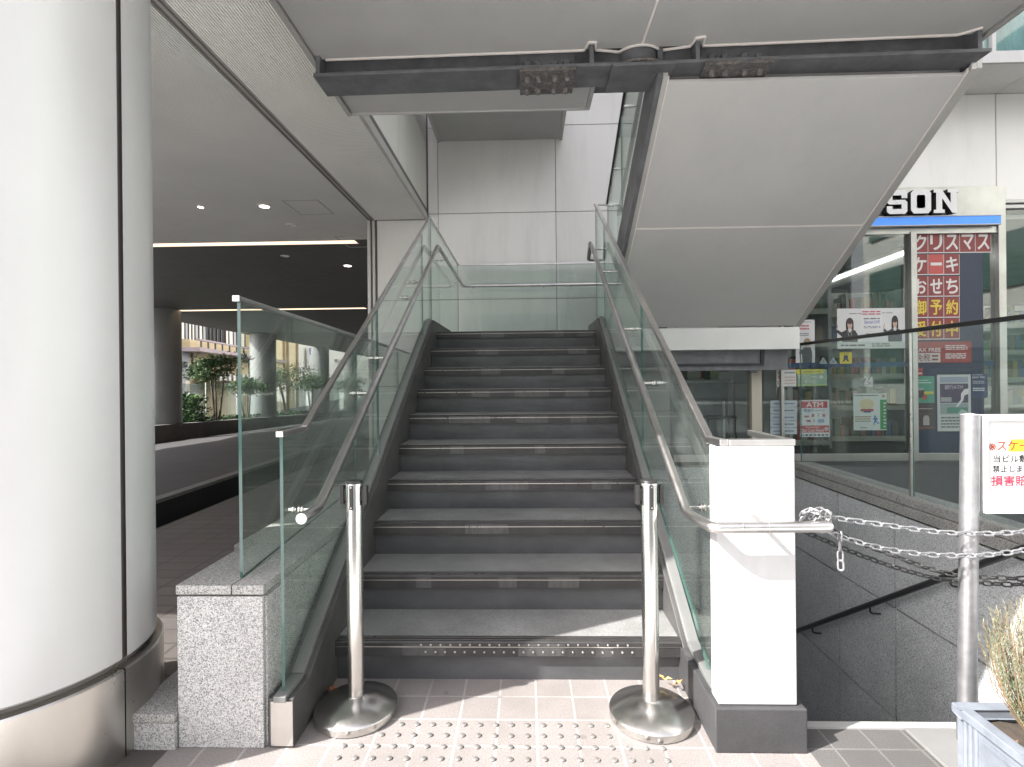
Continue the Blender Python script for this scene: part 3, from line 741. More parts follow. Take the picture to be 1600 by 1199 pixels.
for x0, x1, sk in ((-0.02, 0.31, 0), (1.07, 1.455, 0.12)):
    b = MB(); slabx(b, x0, x1, -0.126, 0.140, ZB-0.022, ZB-0.0005, 0, sk, sk*.3)
    pl = b.build("splice_plate", M['rust'], sb, 0.002)
    b = MB(); slabx(b, x0-0.005, x1+0.005, -0.026, -0.0125, ZB+0.030, ZB+0.16)
    wpz = b.build("web_plate", M['dsteel'], sb)
    xs = [x0+(x1-x0)*t for t in (0.14, 0.34, 0.64, 0.86)]
    for x in xs:
        bolt((x, yb(x)-0.026, ZB+0.078), (0, -1, 0), 0.020, 0.016).build("bolt", M['dsteel'], wpz)
        for dy in (-0.055, 0.075):
            bolt((x+sk*dy, yb(x)+dy, ZB-0.022), (0, 0, -1), 0.016, 0.034).build("bolt", M['rust'], pl)

uf = thing("overhead_flight", "upper stair flight climbing back overhead with a broad grey panelled underside", "staircase", (1.75, 4.2, 2.5))
SL = 0.6257
def zu(y): return 1.826+(5.297-y)*SL
XU0, XU1 = 0.868, 2.622
def slopebox(b, x0, x1, ya, yc, d0, d1, mi=0):
    b.hexa([(x0, ya, zu(ya)+d0), (x1, ya, zu(ya)+d0), (x1, yc, zu(yc)+d0), (x0, yc, zu(yc)+d0), (x0, ya, zu(ya)+d1), (x1, ya, zu(ya)+d1), (x1, yc, zu(yc)+d1), (x0, yc, zu(yc)+d1)], mi)
for ya, yc in ((3.24, 4.205), (4.219, 5.29)):
    b = MB(); slopebox(b, XU0+.006, XU1-.006, ya, yc, 0.0, 0.02); b.build("soffit_panel", M['soffit2'], uf, 0.002)
b = MB(); slopebox(b, XU0, XU1, 4.203, 4.221, 0.003, 0.03); b.build("panel_seam", M['bead'], uf)
b = MB(); slopebox(b, XU0, XU1, 3.42, 5.3, 0.03, 0.22)
yy = 5.3; zz = 1.8
for k in range(7):
    b.box(XU0, XU1, yy-0.29, yy, zu(yy-0.29)+0.03, zu(yy-0.29)+0.21); yy -= 0.288
b.build("steps", M['tread'], uf)
b = MB(); slopebox(b, XU0-0.066, XU0-0.034, 3.20, 5.40, -0.004, 0.31); b.build("stringer", M['dsteel'], uf, 0.003)
b = MB(); slopebox(b, XU1+0.034, XU1+0.066, 3.20, 5.32, -0.004, 0.34); b.build("stringer", M['trim'], uf, 0.003)
for x0, x1 in ((XU0-0.034, XU0-0.004), (XU1+0.004, XU1+0.034)):
    b = MB(); slopebox(b, x0, x1, 3.20, 5.31, -0.010, 0.03); b.build("edge_trim", M['trim'], uf, 0.002)
for x0, x1 in ((XU0-0.0035, XU0+0.0055), (XU1-0.0055, XU1+0.0035)):
    b = MB(); slopebox(b, x0, x1, 3.22, 5.30, -0.002, 0.02); b.build("sealant_bead", M['bead'], uf)
XG2 = 0.83
def rz2(y): return 3.08+(5.345-y)*0.60
for a, c in ((3.60, 4.55), (4.557, 5.345)):
    MB().prism([(XG2-.006, a, zu(a)+.25), (XG2-.006, c, zu(c)+.25), (XG2-.006, c, rz2(c)), (XG2-.006, a, rz2(a))], (0.012, 0, 0), 0, 1).build("glass_pane", GE, uf)
MB().bar((XG2, 3.55, rz2(3.55)+.01), (XG2, 5.36, rz2(5.36)+.01), 0.028, 0.022).build("top_rail", M['rail_d'], uf)
h = MB().tube([(XG2+0.08, 3.4, rz2(3.4)-.25), (XG2+0.08, 5.2, rz2(5.2)-.25)], 0.0192, 14).build("handrail", M['steel_h'], uf)
for y in (3.75, 4.25, 4.75, 5.1): bracket(h, XG2+0.08, XG2, y, rz2(y)-.25, -1)

# upper half-landing against the back wall
hl2 = thing("upper_landing", "small grey soffit of a higher landing fixed against the white back wall", "landing", (-0.35, 7, 4.6))
ZH = 4.66
MB().box(-1.16, 0.50, 5.6, 7.435, ZH, ZH+0.02).build("soffit_panel", M['soffit'], hl2)
b = MB(); b.box(-1.20, -1.16, 5.6, 7.435, ZH-0.015, ZH+0.4); b.box(0.50, 0.535, 5.6, 7.435, ZH-0.015, ZH+0.4); b.box(-1.2, 0.535, 5.58, 5.6, ZH-.015, ZH+.4)
b.build("edge_trim", M['trim'], hl2)
MB().box(-1.15, 0.49, 5.61, 7.43, ZH+0.03, ZH+0.3).build("slab", M['dsteel'], hl2)

# ================================================================== OFFICE BUILDING ROUND THE STAIR
ob = thing("office_building", "white panelled building with a ribbed metal ceiling over the left passage", "building", (-1.36, 7.44, 0), kind="thing")
ZC, YC, YW = 3.57, 1.38, 7.44
XSW = -1.362
def ribs(b, x0, x1, ya, yc, pitch=0.0187, d=0.014):
    n = int(round((x1-x0)/pitch)); p = (x1-x0)/n
    for i in range(n):
        x = x0+i*p
        q = [(x, ZC+d), (x+p*0.02, ZC), (x+p*0.56, ZC), (x+p*0.58, ZC+d), (x+p, ZC+d)]
        for k, ((xa, za), (xb, zb_)) in enumerate(zip(q, q[1:])):
            b.face([(xa, ya, za), (xb, ya, zb_), (xb, yc, zb_), (xa, yc, za)], 1 if k == 3 else 0)
b = MB(); ribs(b, -2.085, -1.385, YC, YW-.03); b.build("ribbed_ceiling", [M['rib'], M['groove']], ob)
b = MB(); ribs(b, -6.6, -2.185, YC, 8.42); b.build("ribbed_ceiling", [M['rib_shade'], M['groove']], ob)
MB().box(-2.185, -2.085, YC, YW, ZC+0.002, ZC+0.05).build("ceiling_channel", M['trim'], ob)
b = MB(); b.box(-2.176, -2.158, YC, YW-.01, ZC-0.002, ZC+0.0015); b.box(-2.125, -2.112, YC, YW-.01, ZC-0.002, ZC+.0015); b.build("channel_gap", M['joint'], ob)
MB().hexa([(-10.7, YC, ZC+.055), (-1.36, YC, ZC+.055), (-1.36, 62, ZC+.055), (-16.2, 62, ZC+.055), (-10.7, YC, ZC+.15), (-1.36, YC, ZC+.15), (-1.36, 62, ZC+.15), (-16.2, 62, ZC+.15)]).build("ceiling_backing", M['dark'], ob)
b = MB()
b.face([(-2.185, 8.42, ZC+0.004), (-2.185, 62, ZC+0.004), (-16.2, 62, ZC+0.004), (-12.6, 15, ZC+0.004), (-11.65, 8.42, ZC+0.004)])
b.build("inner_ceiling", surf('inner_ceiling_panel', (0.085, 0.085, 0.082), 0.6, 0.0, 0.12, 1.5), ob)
b = MB().face([(-6.6, YC, ZC+0.004), (-6.6, 8.42, ZC+0.004), (-11.65, 8.42, ZC+0.004), (-10.7, YC, ZC+0.004)])
b.build("passage_ceiling", surf('passage_ceiling_metal', (0.38, 0.378, 0.365), 0.55, 0.0, 0.06, 1.5), ob)  # flat sheet in the averaged tone of the shade-darkened ribs
MB().box(-1.385, -1.352, YC, YW-.01, ZC-0.004, ZC+0.085).build("ceiling_trim", M['trim'], ob, 0.003)
# mass above the passage; an edge wall set back
MB().hexa([(-10.7, YC, ZC+.16), (-1.39, YC, ZC+.16), (-1.39, 62, ZC+.16), (-16.2, 62, ZC+.16), (-10.7, YC, 13.0), (-1.39, YC, 13.0), (-1.39, 62, 13.0), (-16.2, 62, 13.0)]).build("upper_storey", M['wall'], ob)
# side wall over the ceiling edge, joints every 1.6 m
b = MB()
for i in range(4):
    y1 = YW-1.29-1.6*(i-1); y0_ = y1-1.6
    y1 = min(y1, YW-0.005)
    for j in range(8):
        z0 = ZC+0.09 if j == 0 else ZC-0.13+1.2*j
        z1 = ZC-0.13+1.2*(j+1)
        b.box(XSW-0.02, XSW, max(y0_, YC)+0.003, y1-0.003, z0+0.003, z1-0.003)
b.build("side_wall", M['wall'], ob, 0.002)
MB().box(XSW-0.03, XSW-0.006, YC+.01, YW, ZC+.09, 12.9).build("wall_joints", M['joint'], ob)
# back wall in panels
b = MB()
xs = [-2.07, -1.345, -1.205, 0.437, 2.079, 3.72]
zs = [-2.6, -1.16, 0.044, 1.247, 2.449, 3.652, 4.855, 6.06, 7.26, 8.46]
for xa, xb in zip(xs, xs[1:]):
    for za, zc in zip(zs, zs[1:]):
        xx0, xx1, zz1 = xa+0.004, xb-0.004, zc-0.004
        if xa < -2.0: 
            if za > ZC: continue
            if zc > ZC: zz1 = ZC-0.002
            if abs(za-2.449) > .01 and False: continue
        b.box(xx0, xx1, YW, YW+0.03, za+0.004, zz1)
b.build("back_wall", M['wall'], ob, 0.002)
MB().box(-2.12, 3.72, YW+0.012, YW+0.2, -2.6, 8.46).build("wall_joints", M['joint'], ob)
b = MB(); b.box(-2.20, -2.155, YW-0.03, YW+0.2, -0.0, ZC); b.box(-2.13, -2.095, YW-0.02, YW+0.2, 0, ZC)
b.build("corner_frame", M['trim'], ob, 0.003)
MB().box(-2.156, -2.129, YW-0.004, YW+0.2, 0, ZC).build("frame_gap", M['joint'], ob)
MB().box(-2.19, -2.0, YW+.2, 62, -0.5, ZC+.05).build("passage_wall", M['wall'], ob)
# ceiling hatch outline
b = MB()
for x0, x1, ya, yc in ((-3.0, -2.985, 6.53, 7.1), (-2.56, -2.545, 6.53, 7.1), (-3.0, -2.545, 6.53, 6.545), (-3.0, -2.545, 7.085, 7.1), (-2.95, -2.935, 8.2, 8.9), (-2.95, -2.4, 8.885, 8.9), (-2.95, -2.4, 8.2, 8.215)):
    b.box(x0, x1, ya, yc, ZC-0.003, ZC+0.002)
b.build("ceiling_hatch", M['trim'], ob)

# ------------------------------------------------ ceiling lights in the passage
for i, (y, x0, x1, lab) in enumerate(((8.52, -7.5, -2.72, "long warm slot light across the passage ceiling, nearer of the two"), (16.45, -11.2, -4.97, "long warm slot light across the passage ceiling, farther and thinner of the two"))):
    t = thing("slot_light", lab, "ceiling light", ((x0+x1)/2, y, ZC), "slot lights in the passage ceiling")
    w = 0.10 if i == 0 else 0.14
    MB().box(x0, x1, y-w, y+w, ZC-0.004, ZC+0.001).build("diffuser", M['warm'], t)
    b = MB(); b.box(x0-.02, x1+.02, y-w-.02, y-w-.0005, ZC-0.012, ZC); b.box(x0-.02, x1+.02, y+w+.0005, y+w+.02, ZC-.012, ZC); b.build("frame", M['soffit'], t)
for (x, y, r, on, lab) in ((-3.309, 6.72, 0.062, 1, "bright round downlight beside the ceiling hatch outline"), (-3.335, 7.57, 0.062, 0, "unlit pale round downlight between the hatch and the nearer slot light"),
        (-3.45, 10.31, 0.07, 1, "small bright round downlight beyond the nearer slot light"), (-4.28, 9.43, 0.06, 0, "dim recessed downlight just beyond the nearer slot light"),
        (-4.12, 6.70, 0.035, 1, "tiny bright ceiling spot next to the round column"), (-13.0, 24.3, 0.2, 0, "dark round ceiling fitting far above the street opening")):
    t = thing("downlight", lab, "ceiling light", (x, y, ZC))
    MB().lathe([(r, 0.002), (r*1.28, 0.0), (r*1.28, -0.008), (r*1.0, -0.012), (r*0.98, 0.0)], (x, y, ZC), 24).build("ring", M['bead'], t)
    MB().lathe([(0, -0.004), (r*0.97, -0.004)], (x, y, ZC), 24).build("lens", M['lit'] if on else M['bead'], t)

# ================================================================== CONVENIENCE STORE
YS = 5.65
SF = 0.45
shop = thing("convenience_store", "glass fronted convenience store with stainless sign band and blue stripe", "shop", (4.0, YS, SF), kind="thing")
def sx(u, v=500, Y=YS): return at(u, v, Y=Y).x
def szz(u, v, Y=YS): return at(u, v, Y=Y).z
# frames and sill
b = MB(); b.box(1.52, 3.97, YS-0.02, YS+0.05, SF, SF+0.075); b.box(4.03, 4.85, YS-0.02, YS+0.05, SF, SF+0.075); b.box(4.91, 9.0, YS-0.02, YS+.05, SF, SF+.075); b.build("sill", M['shopsteel'], shop, 0.003)
for x0, x1, z1 in ((2.335, 2.44, 1.6), (3.97, 4.03, 2.81), (4.85, 4.925, 3.25), (2.64, 2.67, 3.2)):
    MB().box(x0, x1, YS-0.05, YS+0.06, SF, z1).build("post", M['shopsteel'] if x0 > 2.5 else M['beige'], shop, 0.003)
MB().box(2.66, 4.85, YS-0.035, YS+0.06, 2.79, 2.855).build("header", M['shopsteel'], shop, 0.003)
for i, (x0, x1, z1) in enumerate(((1.53, 2.335, 1.60), (2.44, 2.64, 1.60), (2.67, 3.30, 2.79), (3.303, 3.97, 2.79), (4.03, 4.85, 2.79), (4.925, 6.6, 3.04), (6.61, 9.0, 3.04))):
    MB().box(x0+.002, x1-.002, YS, YS+0.010, SF+0.075, z1).build("window_glass", M['shopglass'], shop)
b = MB(); b.box(2.44, 3.97, YS+0.0125, YS+0.0135, 1.425, 1.475); b.box(4.03, 4.85, YS+.0125, YS+.0135, 1.425, 1.475); b.build("glass_band", paint((0.025, 0.05, 0.14)), shop)
MB().box(0.95, 1.50, YS-0.03, YS+0.05, -1.0, 1.62).build("side_panel", M['panel_g'], shop)
MB().box(1.50, 1.53, YS-0.04, YS+0.05, SF, 1.6).build("side_frame", M['dsteel'], shop)
b = MB(); b.box(4.925, 9.0, YS-.03, YS+.05, 3.04, 3.075); b.box(4.925, 9.0, YS-.02, YS+.05, 3.10, 3.13); b.build("window_head", M['trim'], shop, 0.002)
# sign band
sg = MB().box(2.66, 4.848, YS-0.06, YS+0.06, 2.955, 3.262).build("sign_band", M['shopsteel'], shop, 0.003)
b = MB().box(2.66, 4.83, YS-0.105, YS-0.061, 2.864, 2.945); b.build("blue_stripe", M['blue'], shop, 0.003)
b = MB(); b.box(2.66, 4.835, YS-.11, YS-.061, 2.9455, 2.955); b.box(2.66, 4.835, YS-.11, YS-.061, 2.855, 2.8635); b.build("stripe_edge", M['white'], shop)
def letter(polys, x0, x1, z0, z1, holes=None):
    b = MB()
    for p in polys: b.prism([(x0+(x1-x0)*a, YS-0.145, z0+(z1-z0)*c) for a, c in p], (0, 0.07, 0), 0, 1)
    o = b.build("letter", [M['lettface'], M['black']], sg); return o
def ring(o, i):   # keyhole ring polygon
    return [o+[o[0]]+[i[0]]+list(reversed(i[1:]))+[i[0]]]
oct_ = lambda x0, x1, z0, z1, c: [(x0+c, z0), (x1-c, z0), (x1, z0+c), (x1, z1-c), (x1-c, z1), (x0+c, z1), (x0, z1-c), (x0, z0+c)]
lz0, lz1 = szz(1440, 335, YS-.12), szz(1440, 298, YS-.12)
LX = lambda u: at(u, 316, Y=YS-.12).x
S_ = [(0.12,0),(0.88,0),(1,0.10),(1,0.50),(0.88,0.59),(0.28,0.59),(0.28,0.78),(0.72,0.78),(0.72,0.66),(1,0.66),(1,0.90),(0.88,1),(0.12,1),(0,0.90),(0,0.50),(0.12,0.40),(0.72,0.40),(0.72,0.21),(0.28,0.21),(0.28,0.33),(0,0.33),(0,0.10)]
N_ = [(0,0),(0.44,0),(0.44,0.14),(0.34,0.14),(0.34,0.62),(0.74,0),(0.92,0),(0.92,0.86),(1,0.86),(1,1),(0.56,1),(0.56,0.86),(0.68,0.86),(0.68,0.42),(0.32,1),(0,1),(0,0.86),(0.10,0.86),(0.10,0.14),(0,0.14)]
W_ = [(0.16,0),(0.38,0),(0.5,0.5),(0.62,0),(0.84,0),(0.97,0.86),(1,0.86),(1,1),(0.7,1),(0.7,0.86),(0.78,0.86),(0.71,0.4),(0.57,1),(0.43,1),(0.29,0.4),(0.22,0.86),(0.3,0.86),(0.3,1),(0,1),(0,0.86),(0.03,0.86)]
L_ = [(0,0),(1,0),(1,0.36),(0.74,0.36),(0.74,0.16),(0.46,0.16),(0.46,0.86),(0.6,0.86),(0.6,1),(0,1),(0,0.86),(0.16,0.86),(0.16,0.14),(0,0.14)]
A_ = [(0,0),(0.36,0),(0.36,0.14),(0.3,0.14),(0.34,0.28),(0.66,0.28),(0.7,0.14),(0.64,0.14),(0.64,0),(1,0),(1,0.14),(0.94,0.14),(0.66,1),(0.34,1),(0.06,0.14),(0,0.14)]
O_ = ring(oct_(0, 1, 0, 1, 0.14), oct_(0.29, 0.71, 0.22, 0.78, 0.05))
w1 = LX(1415)-LX(1383)
letter([S_], LX(1383), LX(1415), lz0, lz1); letter(O_, LX(1420.5), LX(1452), lz0+.001, lz1+.001)
letter([N_], LX(1456), LX(1495), lz0+.002, lz1+.002)
letter([W_], LX(1378)-w1*1.3, LX(1378), lz0-.001, lz1-.001); letter([A_], LX(1378)-w1*2.5, LX(1378)-w1*1.42, lz0-.001, lz1-.001); letter([L_], LX(1378)-w1*3.6, LX(1378)-w1*2.62, lz0-.002, lz1-.002)
# interior
b = MB(); b.box(1.5, 9.0, 10.2, 10.3, SF, 3.1); b.box(8.95, 9.05, YS+.06, 10.2, SF, 3.1); b.box(1.45, 1.5, YS+.06, 10.2, SF, 3.1); b.build("inner_wall", M['dark'], shop)
MB().box(1.5, 9.0, YS+.06, 10.2, SF-0.05, SF).build("floor", M['floor_d'], shop)
b = MB(); b.box(2.64, 9.0, YS+.06, 10.2, 2.95, 3.0); b.build("ceiling", surf('store_ceiling', (0.36, 0.36, 0.35), 0.7), shop)
# building above the shop
b = MB()
for xa, xb in ((2.66, 3.19), (3.19, 4.885), (4.885, 6.58), (6.58, 9.0)):
    b.box(xa+.005, xb-.005, YS+0.01, YS+0.05, 3.275 if xa < 4.8 else 3.14, 4.235)
b.build("upper_wall", M['wall'], ob, 0.002)
MB().box(2.64, 9.0, YS+0.03, YS+0.3, 3.0, 4.3).build("wall_joints", M['joint'], ob)
MB().box(2.64, 2.66, YS+0.01, 7.44, 1.85, 8.0).build("return_wall", M['wall'], ob)
b = MB()
for xa, xb in ((2.66, 3.19), (3.19, 4.885), (4.885, 6.58), (6.58, 9.0)): b.box(xa+.004, xb-.004, 5.10, YS+.05, 4.24, 4.26)
b.build("overhang_soffit", M['wall'], ob)
MB().box(2.66, 9.0, 5.07, 5.10, 4.225, 4.335).build("overhang_fascia", M['white'], ob, 0.003)
MB().box(2.66, 9.0, 5.11, 7.4, 4.28, 4.33).build("overhang_slab", M['trim'], ob)
fr = MB()
for x in (4.42, 5.6, 6.8): fr.box(x, x+0.035, 5.15, 5.2, 4.335, 6.2)
fr.build("window_frame", M['white'], ob)
MB().box(3.0, 9, 5.18, 5.19, 4.335, 6.2).build("window_glass", M['shopglass'], ob)
b = MB(); rj = random.Random(3)
x = 4.3
while x < 9.0:
    w = 0.05+rj.random()*0.05
    b.prism([(x, 5.45, 4.34), (x+w/2, 5.40, 4.34), (x+w, 5.45, 4.34), (x+w/2, 5.47, 4.34)], (0, 0, 1.8)); x += w
b.build("curtain", surf('teal_curtain', (0.16, 0.28, 0.30), 0.8, 0, 0.25, 6, (4, 1, 1)), ob)
MB().box(2.66, 9.0, 5.7, 5.75, 4.3, 8.0).build("upper_mass", M['dark'], ob)

# ------------------------------------------------ inside the shop: lamp, shelving, counter
t = thing("tube_lamp", "long bright tube lamp inside the store running back along the ceiling", "ceiling light", (4.25, 6.9, 2.7))
MB().tube([(4.22, 5.86, 2.70), (4.38, 7.95, 2.69)], 0.018, 10).build("tube", M['tubelight'], t)
MB().bar((4.24, 5.80, 2.75), (4.40, 8.0, 2.75), 0.10, 0.05).build("housing", M['white'], t)
MB().bar((4.235, 5.8, 2.63), (4.40, 8.0, 2.63), 0.02, 0.10).build("valance", M['trim'], t)
for (x, y) in ((2.95, 6.6),):
    t = thing("downlight", "small lit round lamp inside the store beside the tall poster", "ceiling light", (x, y, 2.6))
    MB().lathe([(0.05, 2.0), (0.05, 2.004)], (x, y, 0), 20).build("ring", M['bead'], t); MB().lathe([(0, 2.0), (0.045, 2.0)], (x, y, 0), 20).build("lens", M['lit'], t)
    MB().tube([(x, y, 2.004), (x, y, 2.95)], 0.006, 8).build("stem", M['dsteel'], t)
shelf_m = surf('shelf_laminate', (0.40, 0.37, 0.31), 0.5, 0, 0.08, 4)
goods = [(0.30, 0.05, 0.04), (0.32, 0.22, 0.06), (0.06, 0.09, 0.18), (0.36, 0.34, 0.31), (0.08, 0.15, 0.08), (0.17, 0.10, 0.06), (0.05, 0.045, 0.045), (0.24, 0.17, 0.12)]
for gc in goods: paint(gc)
def shelf(x0, x1, y, z0, z1, rows, label, seed):
    rj = random.Random(seed)
    t = thing("store_shelf", label, "shelf", ((x0+x1)/2, y, z0), "shelving inside the store")
    b = MB(); b.box(x0, x0+0.04, y, y+0.35, z0, z1); b.box(x1-0.04, x1, y, y+0.35, z0, z1); b.box(x0+.04, x1-.04, y+0.33, y+0.35, z0, z1); b.build("frame", M['trim'], t)
    b = MB(); g = MB()
    for r in range(rows):
        z = z0+(z1-z0)*(r+0.15)/rows
        b.box(x0+0.04, x1-0.04, y+0.01, y+0.33, z, z+0.02); b.box(x0+.041, x1-.041, y-0.005, y+0.0095, z-0.02, z+0.045)
        x = x0+0.06
        while x < x1-0.14:
            w = 0.03+rj.random()*0.05; hh = (z1-z0)/rows*(0.35+0.35*rj.random())
            g.box(x, x+w, y+0.03, y+0.2, z+0.021, z+0.021+hh, rj.randrange(len(goods))); x += w+0.008
    b.build("shelf", shelf_m, t); g.build("goods", [paint(q) for q in goods], t)
shelf(3.05, 3.72, 6.6, SF, 2.45, 5, "tall shelf of goods seen through the store window above the wide poster", 1)
shelf(3.80, 4.9, 7.0, SF, 2.45, 5, "tall shelf of goods behind the red cards of the store door", 2)
shelf(1.65, 2.5, 7.1, SF, 1.5, 4, "low dark shelf of goods beneath the landing beside the beige post", 3)
shelf(5.2, 7.4, 7.4, SF, 2.3, 5, "wide shelf of goods at the far right of the store interior", 4)
t = thing("counter", "white topped counter inside the store just beneath the landing beam", "counter", (1.9, 6.2, SF))
MB().box(1.56, 2.24, 6.0, 6.4, SF, 1.27).build("cabinet", M['dsteel'], t); MB().box(1.55, 2.27, 5.97, 6.42, 1.271, 1.305).build("counter_top", M['white'], t, 0.004)
for i, (x, w, h_, c, lab) in enumerate(((1.66, 0.13, 0.22, (0.62, 0.66, 0.62), "pale box standing upright on the store counter"), (1.90, 0.15, 0.13, (0.5, 0.45, 0.36), "beige tray box on the middle of the store counter"), (2.13, 0.10, 0.17, (0.32, 0.36, 0.2), "olive green packet on the store counter near the beige post"))):
    one("box", MB().box(x-w/2, x+w/2, 6.1, 6.28, 1.306, 1.306+h_), paint(c), lab, "box", "things on the store counter", bevel=0.004)
t = thing("umbrella_rack", "dark rack with a white handled umbrella behind the store glass near the beige post", "rack", (2.1, 5.9, SF))
b = MB(); 
for x in (1.95, 2.25):
    b.tube([(x, 5.8, SF), (x, 5.8, SF+.45)], 0.01, 8); b.tube([(x, 6.0, SF), (x, 6.0, SF+.45)], 0.01, 8)
b.tube([(1.95, 5.8, SF+.45), (2.25, 5.8, SF+.45), (2.25, 6.0, SF+.45), (1.95, 6.0, SF+.45), (1.95, 5.8, SF+.45)], 0.01, 8); b.build("frame", M['rail_d'], t)
MB().tube([(2.17, 5.9, SF+0.05), (2.16, 5.9, SF+0.2), (2.155, 5.9, SF+0.62)], 0.014, 10).build("umbrella", M['white'], t)

# ------------------------------------------------ posters and stickers on the store glass
def ink(c): return paint(tuple(x*0.58 for x in c))
YP0 = YS-0.004
def poster(name, label, cat, u0, v0, u1, v1, c, group=None, y=YP0, w=None):
    p = at(u0, v0, Y=y); q = at(u1, v1, Y=y)
    um, vm = (u0+u1)/2, (v0+v1)/2
    x0, x1 = at(u0, vm, Y=y).x, at(u1, vm, Y=y).x; z1, z0 = at(um, v0, Y=y).z, at(um, v1, Y=y).z
    t = thing(name, label, cat, ((x0+x1)/2, y, (z0+z1)/2), group)
    MB().box(x0, x1, y-0.0012, y+0.001, z0, z1).build("sheet", ink(c), t)
    def P(fx_, fz_): return x0+(x1-x0)*fx_, z0+(z1-z0)*fz_
    return t, P, y-0.0012
def blk(t, P, y, a0, b0, a1, b1, c, lay=1, name="print"):
    x0, z0 = P(a0, b0); x1, z1 = P(a1, b1); yy = y-0.0006*lay
    return MB().face([(x0, yy, z0), (x1, yy, z0), (x1, yy, z1), (x0, yy, z1)]).build(name, ink(c), t)
def shape(t, P, y, pts, c, lay=1, name="print"):
    yy = y-0.0006*lay
    return MB().face([(P(a, b_)[0], yy, P(a, b_)[1]) for a, b_ in pts]).build(name, ink(c), t)
def ell(cx, cz, rx, rz, n=20, a0=0, a1=2*math.pi):
    return [(cx+rx*math.cos(a0+(a1-a0)*i/n), cz+rz*math.sin(a0+(a1-a0)*i/n)) for i in range(n if abs(a1-a0-2*math.pi) < 1e-6 else n+1)]
def wr(t, P, y, s, a0, b0, a1, b1, c, lay=1, bold=0.0):
    x0, z0 = P(a0, b0); x1, z1 = P(a1, b1)
    return text(s, x0, x1, z0, z1, y-0.0006*lay, ink(c), t, bold)
def lines(t, P, y, a0, b0, a1, b1, n, c, lay=1):
    """small print too fine to read: thin broken rules"""
    rj = random.Random(int(1e4*(a0+b0*3+a1*7))); b = MB(); yy = y-0.0006*lay
    for i in range(n):
        z = b0+(b1-b0)*(i+0.2)/n; hgt = (b1-b0)/n*0.5; x = a0
        while x < a1-0.02:
            w = min(a1-x, 0.03+rj.random()*0.09)
            p, q = P(x, z), P(x+w, z+hgt); b.face([(p[0], yy, p[1]), (q[0], yy, p[1]), (q[0], yy, q[1]), (p[0], yy, q[1])]); x += w+0.015
    return b.build("small_print", ink(c), t)
WH, RED, YEL, INK = (0.78, 0.78, 0.76), (0.27, 0.035, 0.035), (0.80, 0.62, 0.06), (0.05, 0.05, 0.055)
rows = (("クリスマス", 363, 396, WH), ("ケーキ", 398, 430, WH), ("おせち", 432, 464, WH), ("御予約", 465, 497, YEL), ("受付中", 498, 531, YEL))
desc = {0: "top row", 1: "second row", 2: "middle row", 3: "fourth row", 4: "bottom row"}
for r, (word, v0, v1, c) in enumerate(rows):
    for i, ch in enumerate(word):
        u0 = 1426+24.6*i-(0.9*0); u1 = u0+24.0
        lab = "red card with %s character %s in the %s on the store door" % ("white" if r < 3 else "yellow", ch, desc[r])
        if ch == "ス": lab = "red card with white character ス, %s in the top row on the store door" % ("middle one" if i == 2 else "the last one")
        t, P, y = poster("letter_card", lab, "card", u0, v0-0.25*i, u1, v1-0.25*i, WH, "red letter cards on the store door")
        blk(t, P, y, 0.0, 0.04, 0.97, 1.0, RED if (r, i) != (1, 1) else (0.55, 0.08, 0.07))
        if ch == "ー": blk(t, P, y, 0.14, 0.46, 0.86, 0.60, c, 2, "character")
        else: text(ch, *[P(0.13, 0)[0], P(0.87, 0)[0]], P(0, 0.16)[1], P(0, 0.86)[1], y-0.0012, ink(c), t, 0.022, "character")
# navy backing film of the door
t = thing("door_film", "dark navy film behind the stickers on the store door glass", "film", (4.4, YS+.02, 1.6))
MB().box(4.032, sx(1536), YS-0.0028, YS-0.0006, SF+.08, 2.75).build("film", ink((0.018, 0.03, 0.07)), t)
t, P, y = poster("sticker", "red tax free notice with a white box on the store door", "sticker", 1429, 534, 1518, 567, (0.33, 0.05, 0.045))
wr(t, P, y, "TAX FREE", 0.0, 0.53, 0.46, 0.70, WH, 1, 0.02); blk(t, P, y, 0.0, 0.02, 0.45, 0.47, (0.6, 0.57, 0.53)); wr(t, P, y, "免税", 0.03, 0.08, 0.27, 0.42, (0.25, 0.06, 0.05), 2, 0.012)
lines(t, P, y, 0.30, 0.08, 0.42, 0.42, 2, (0.25, 0.06, 0.05), 2); lines(t, P, y, 0.54, 0.60, 0.93, 0.85, 3, WH); lines(t, P, y, 0.54, 0.18, 0.9, 0.46, 3, WH)
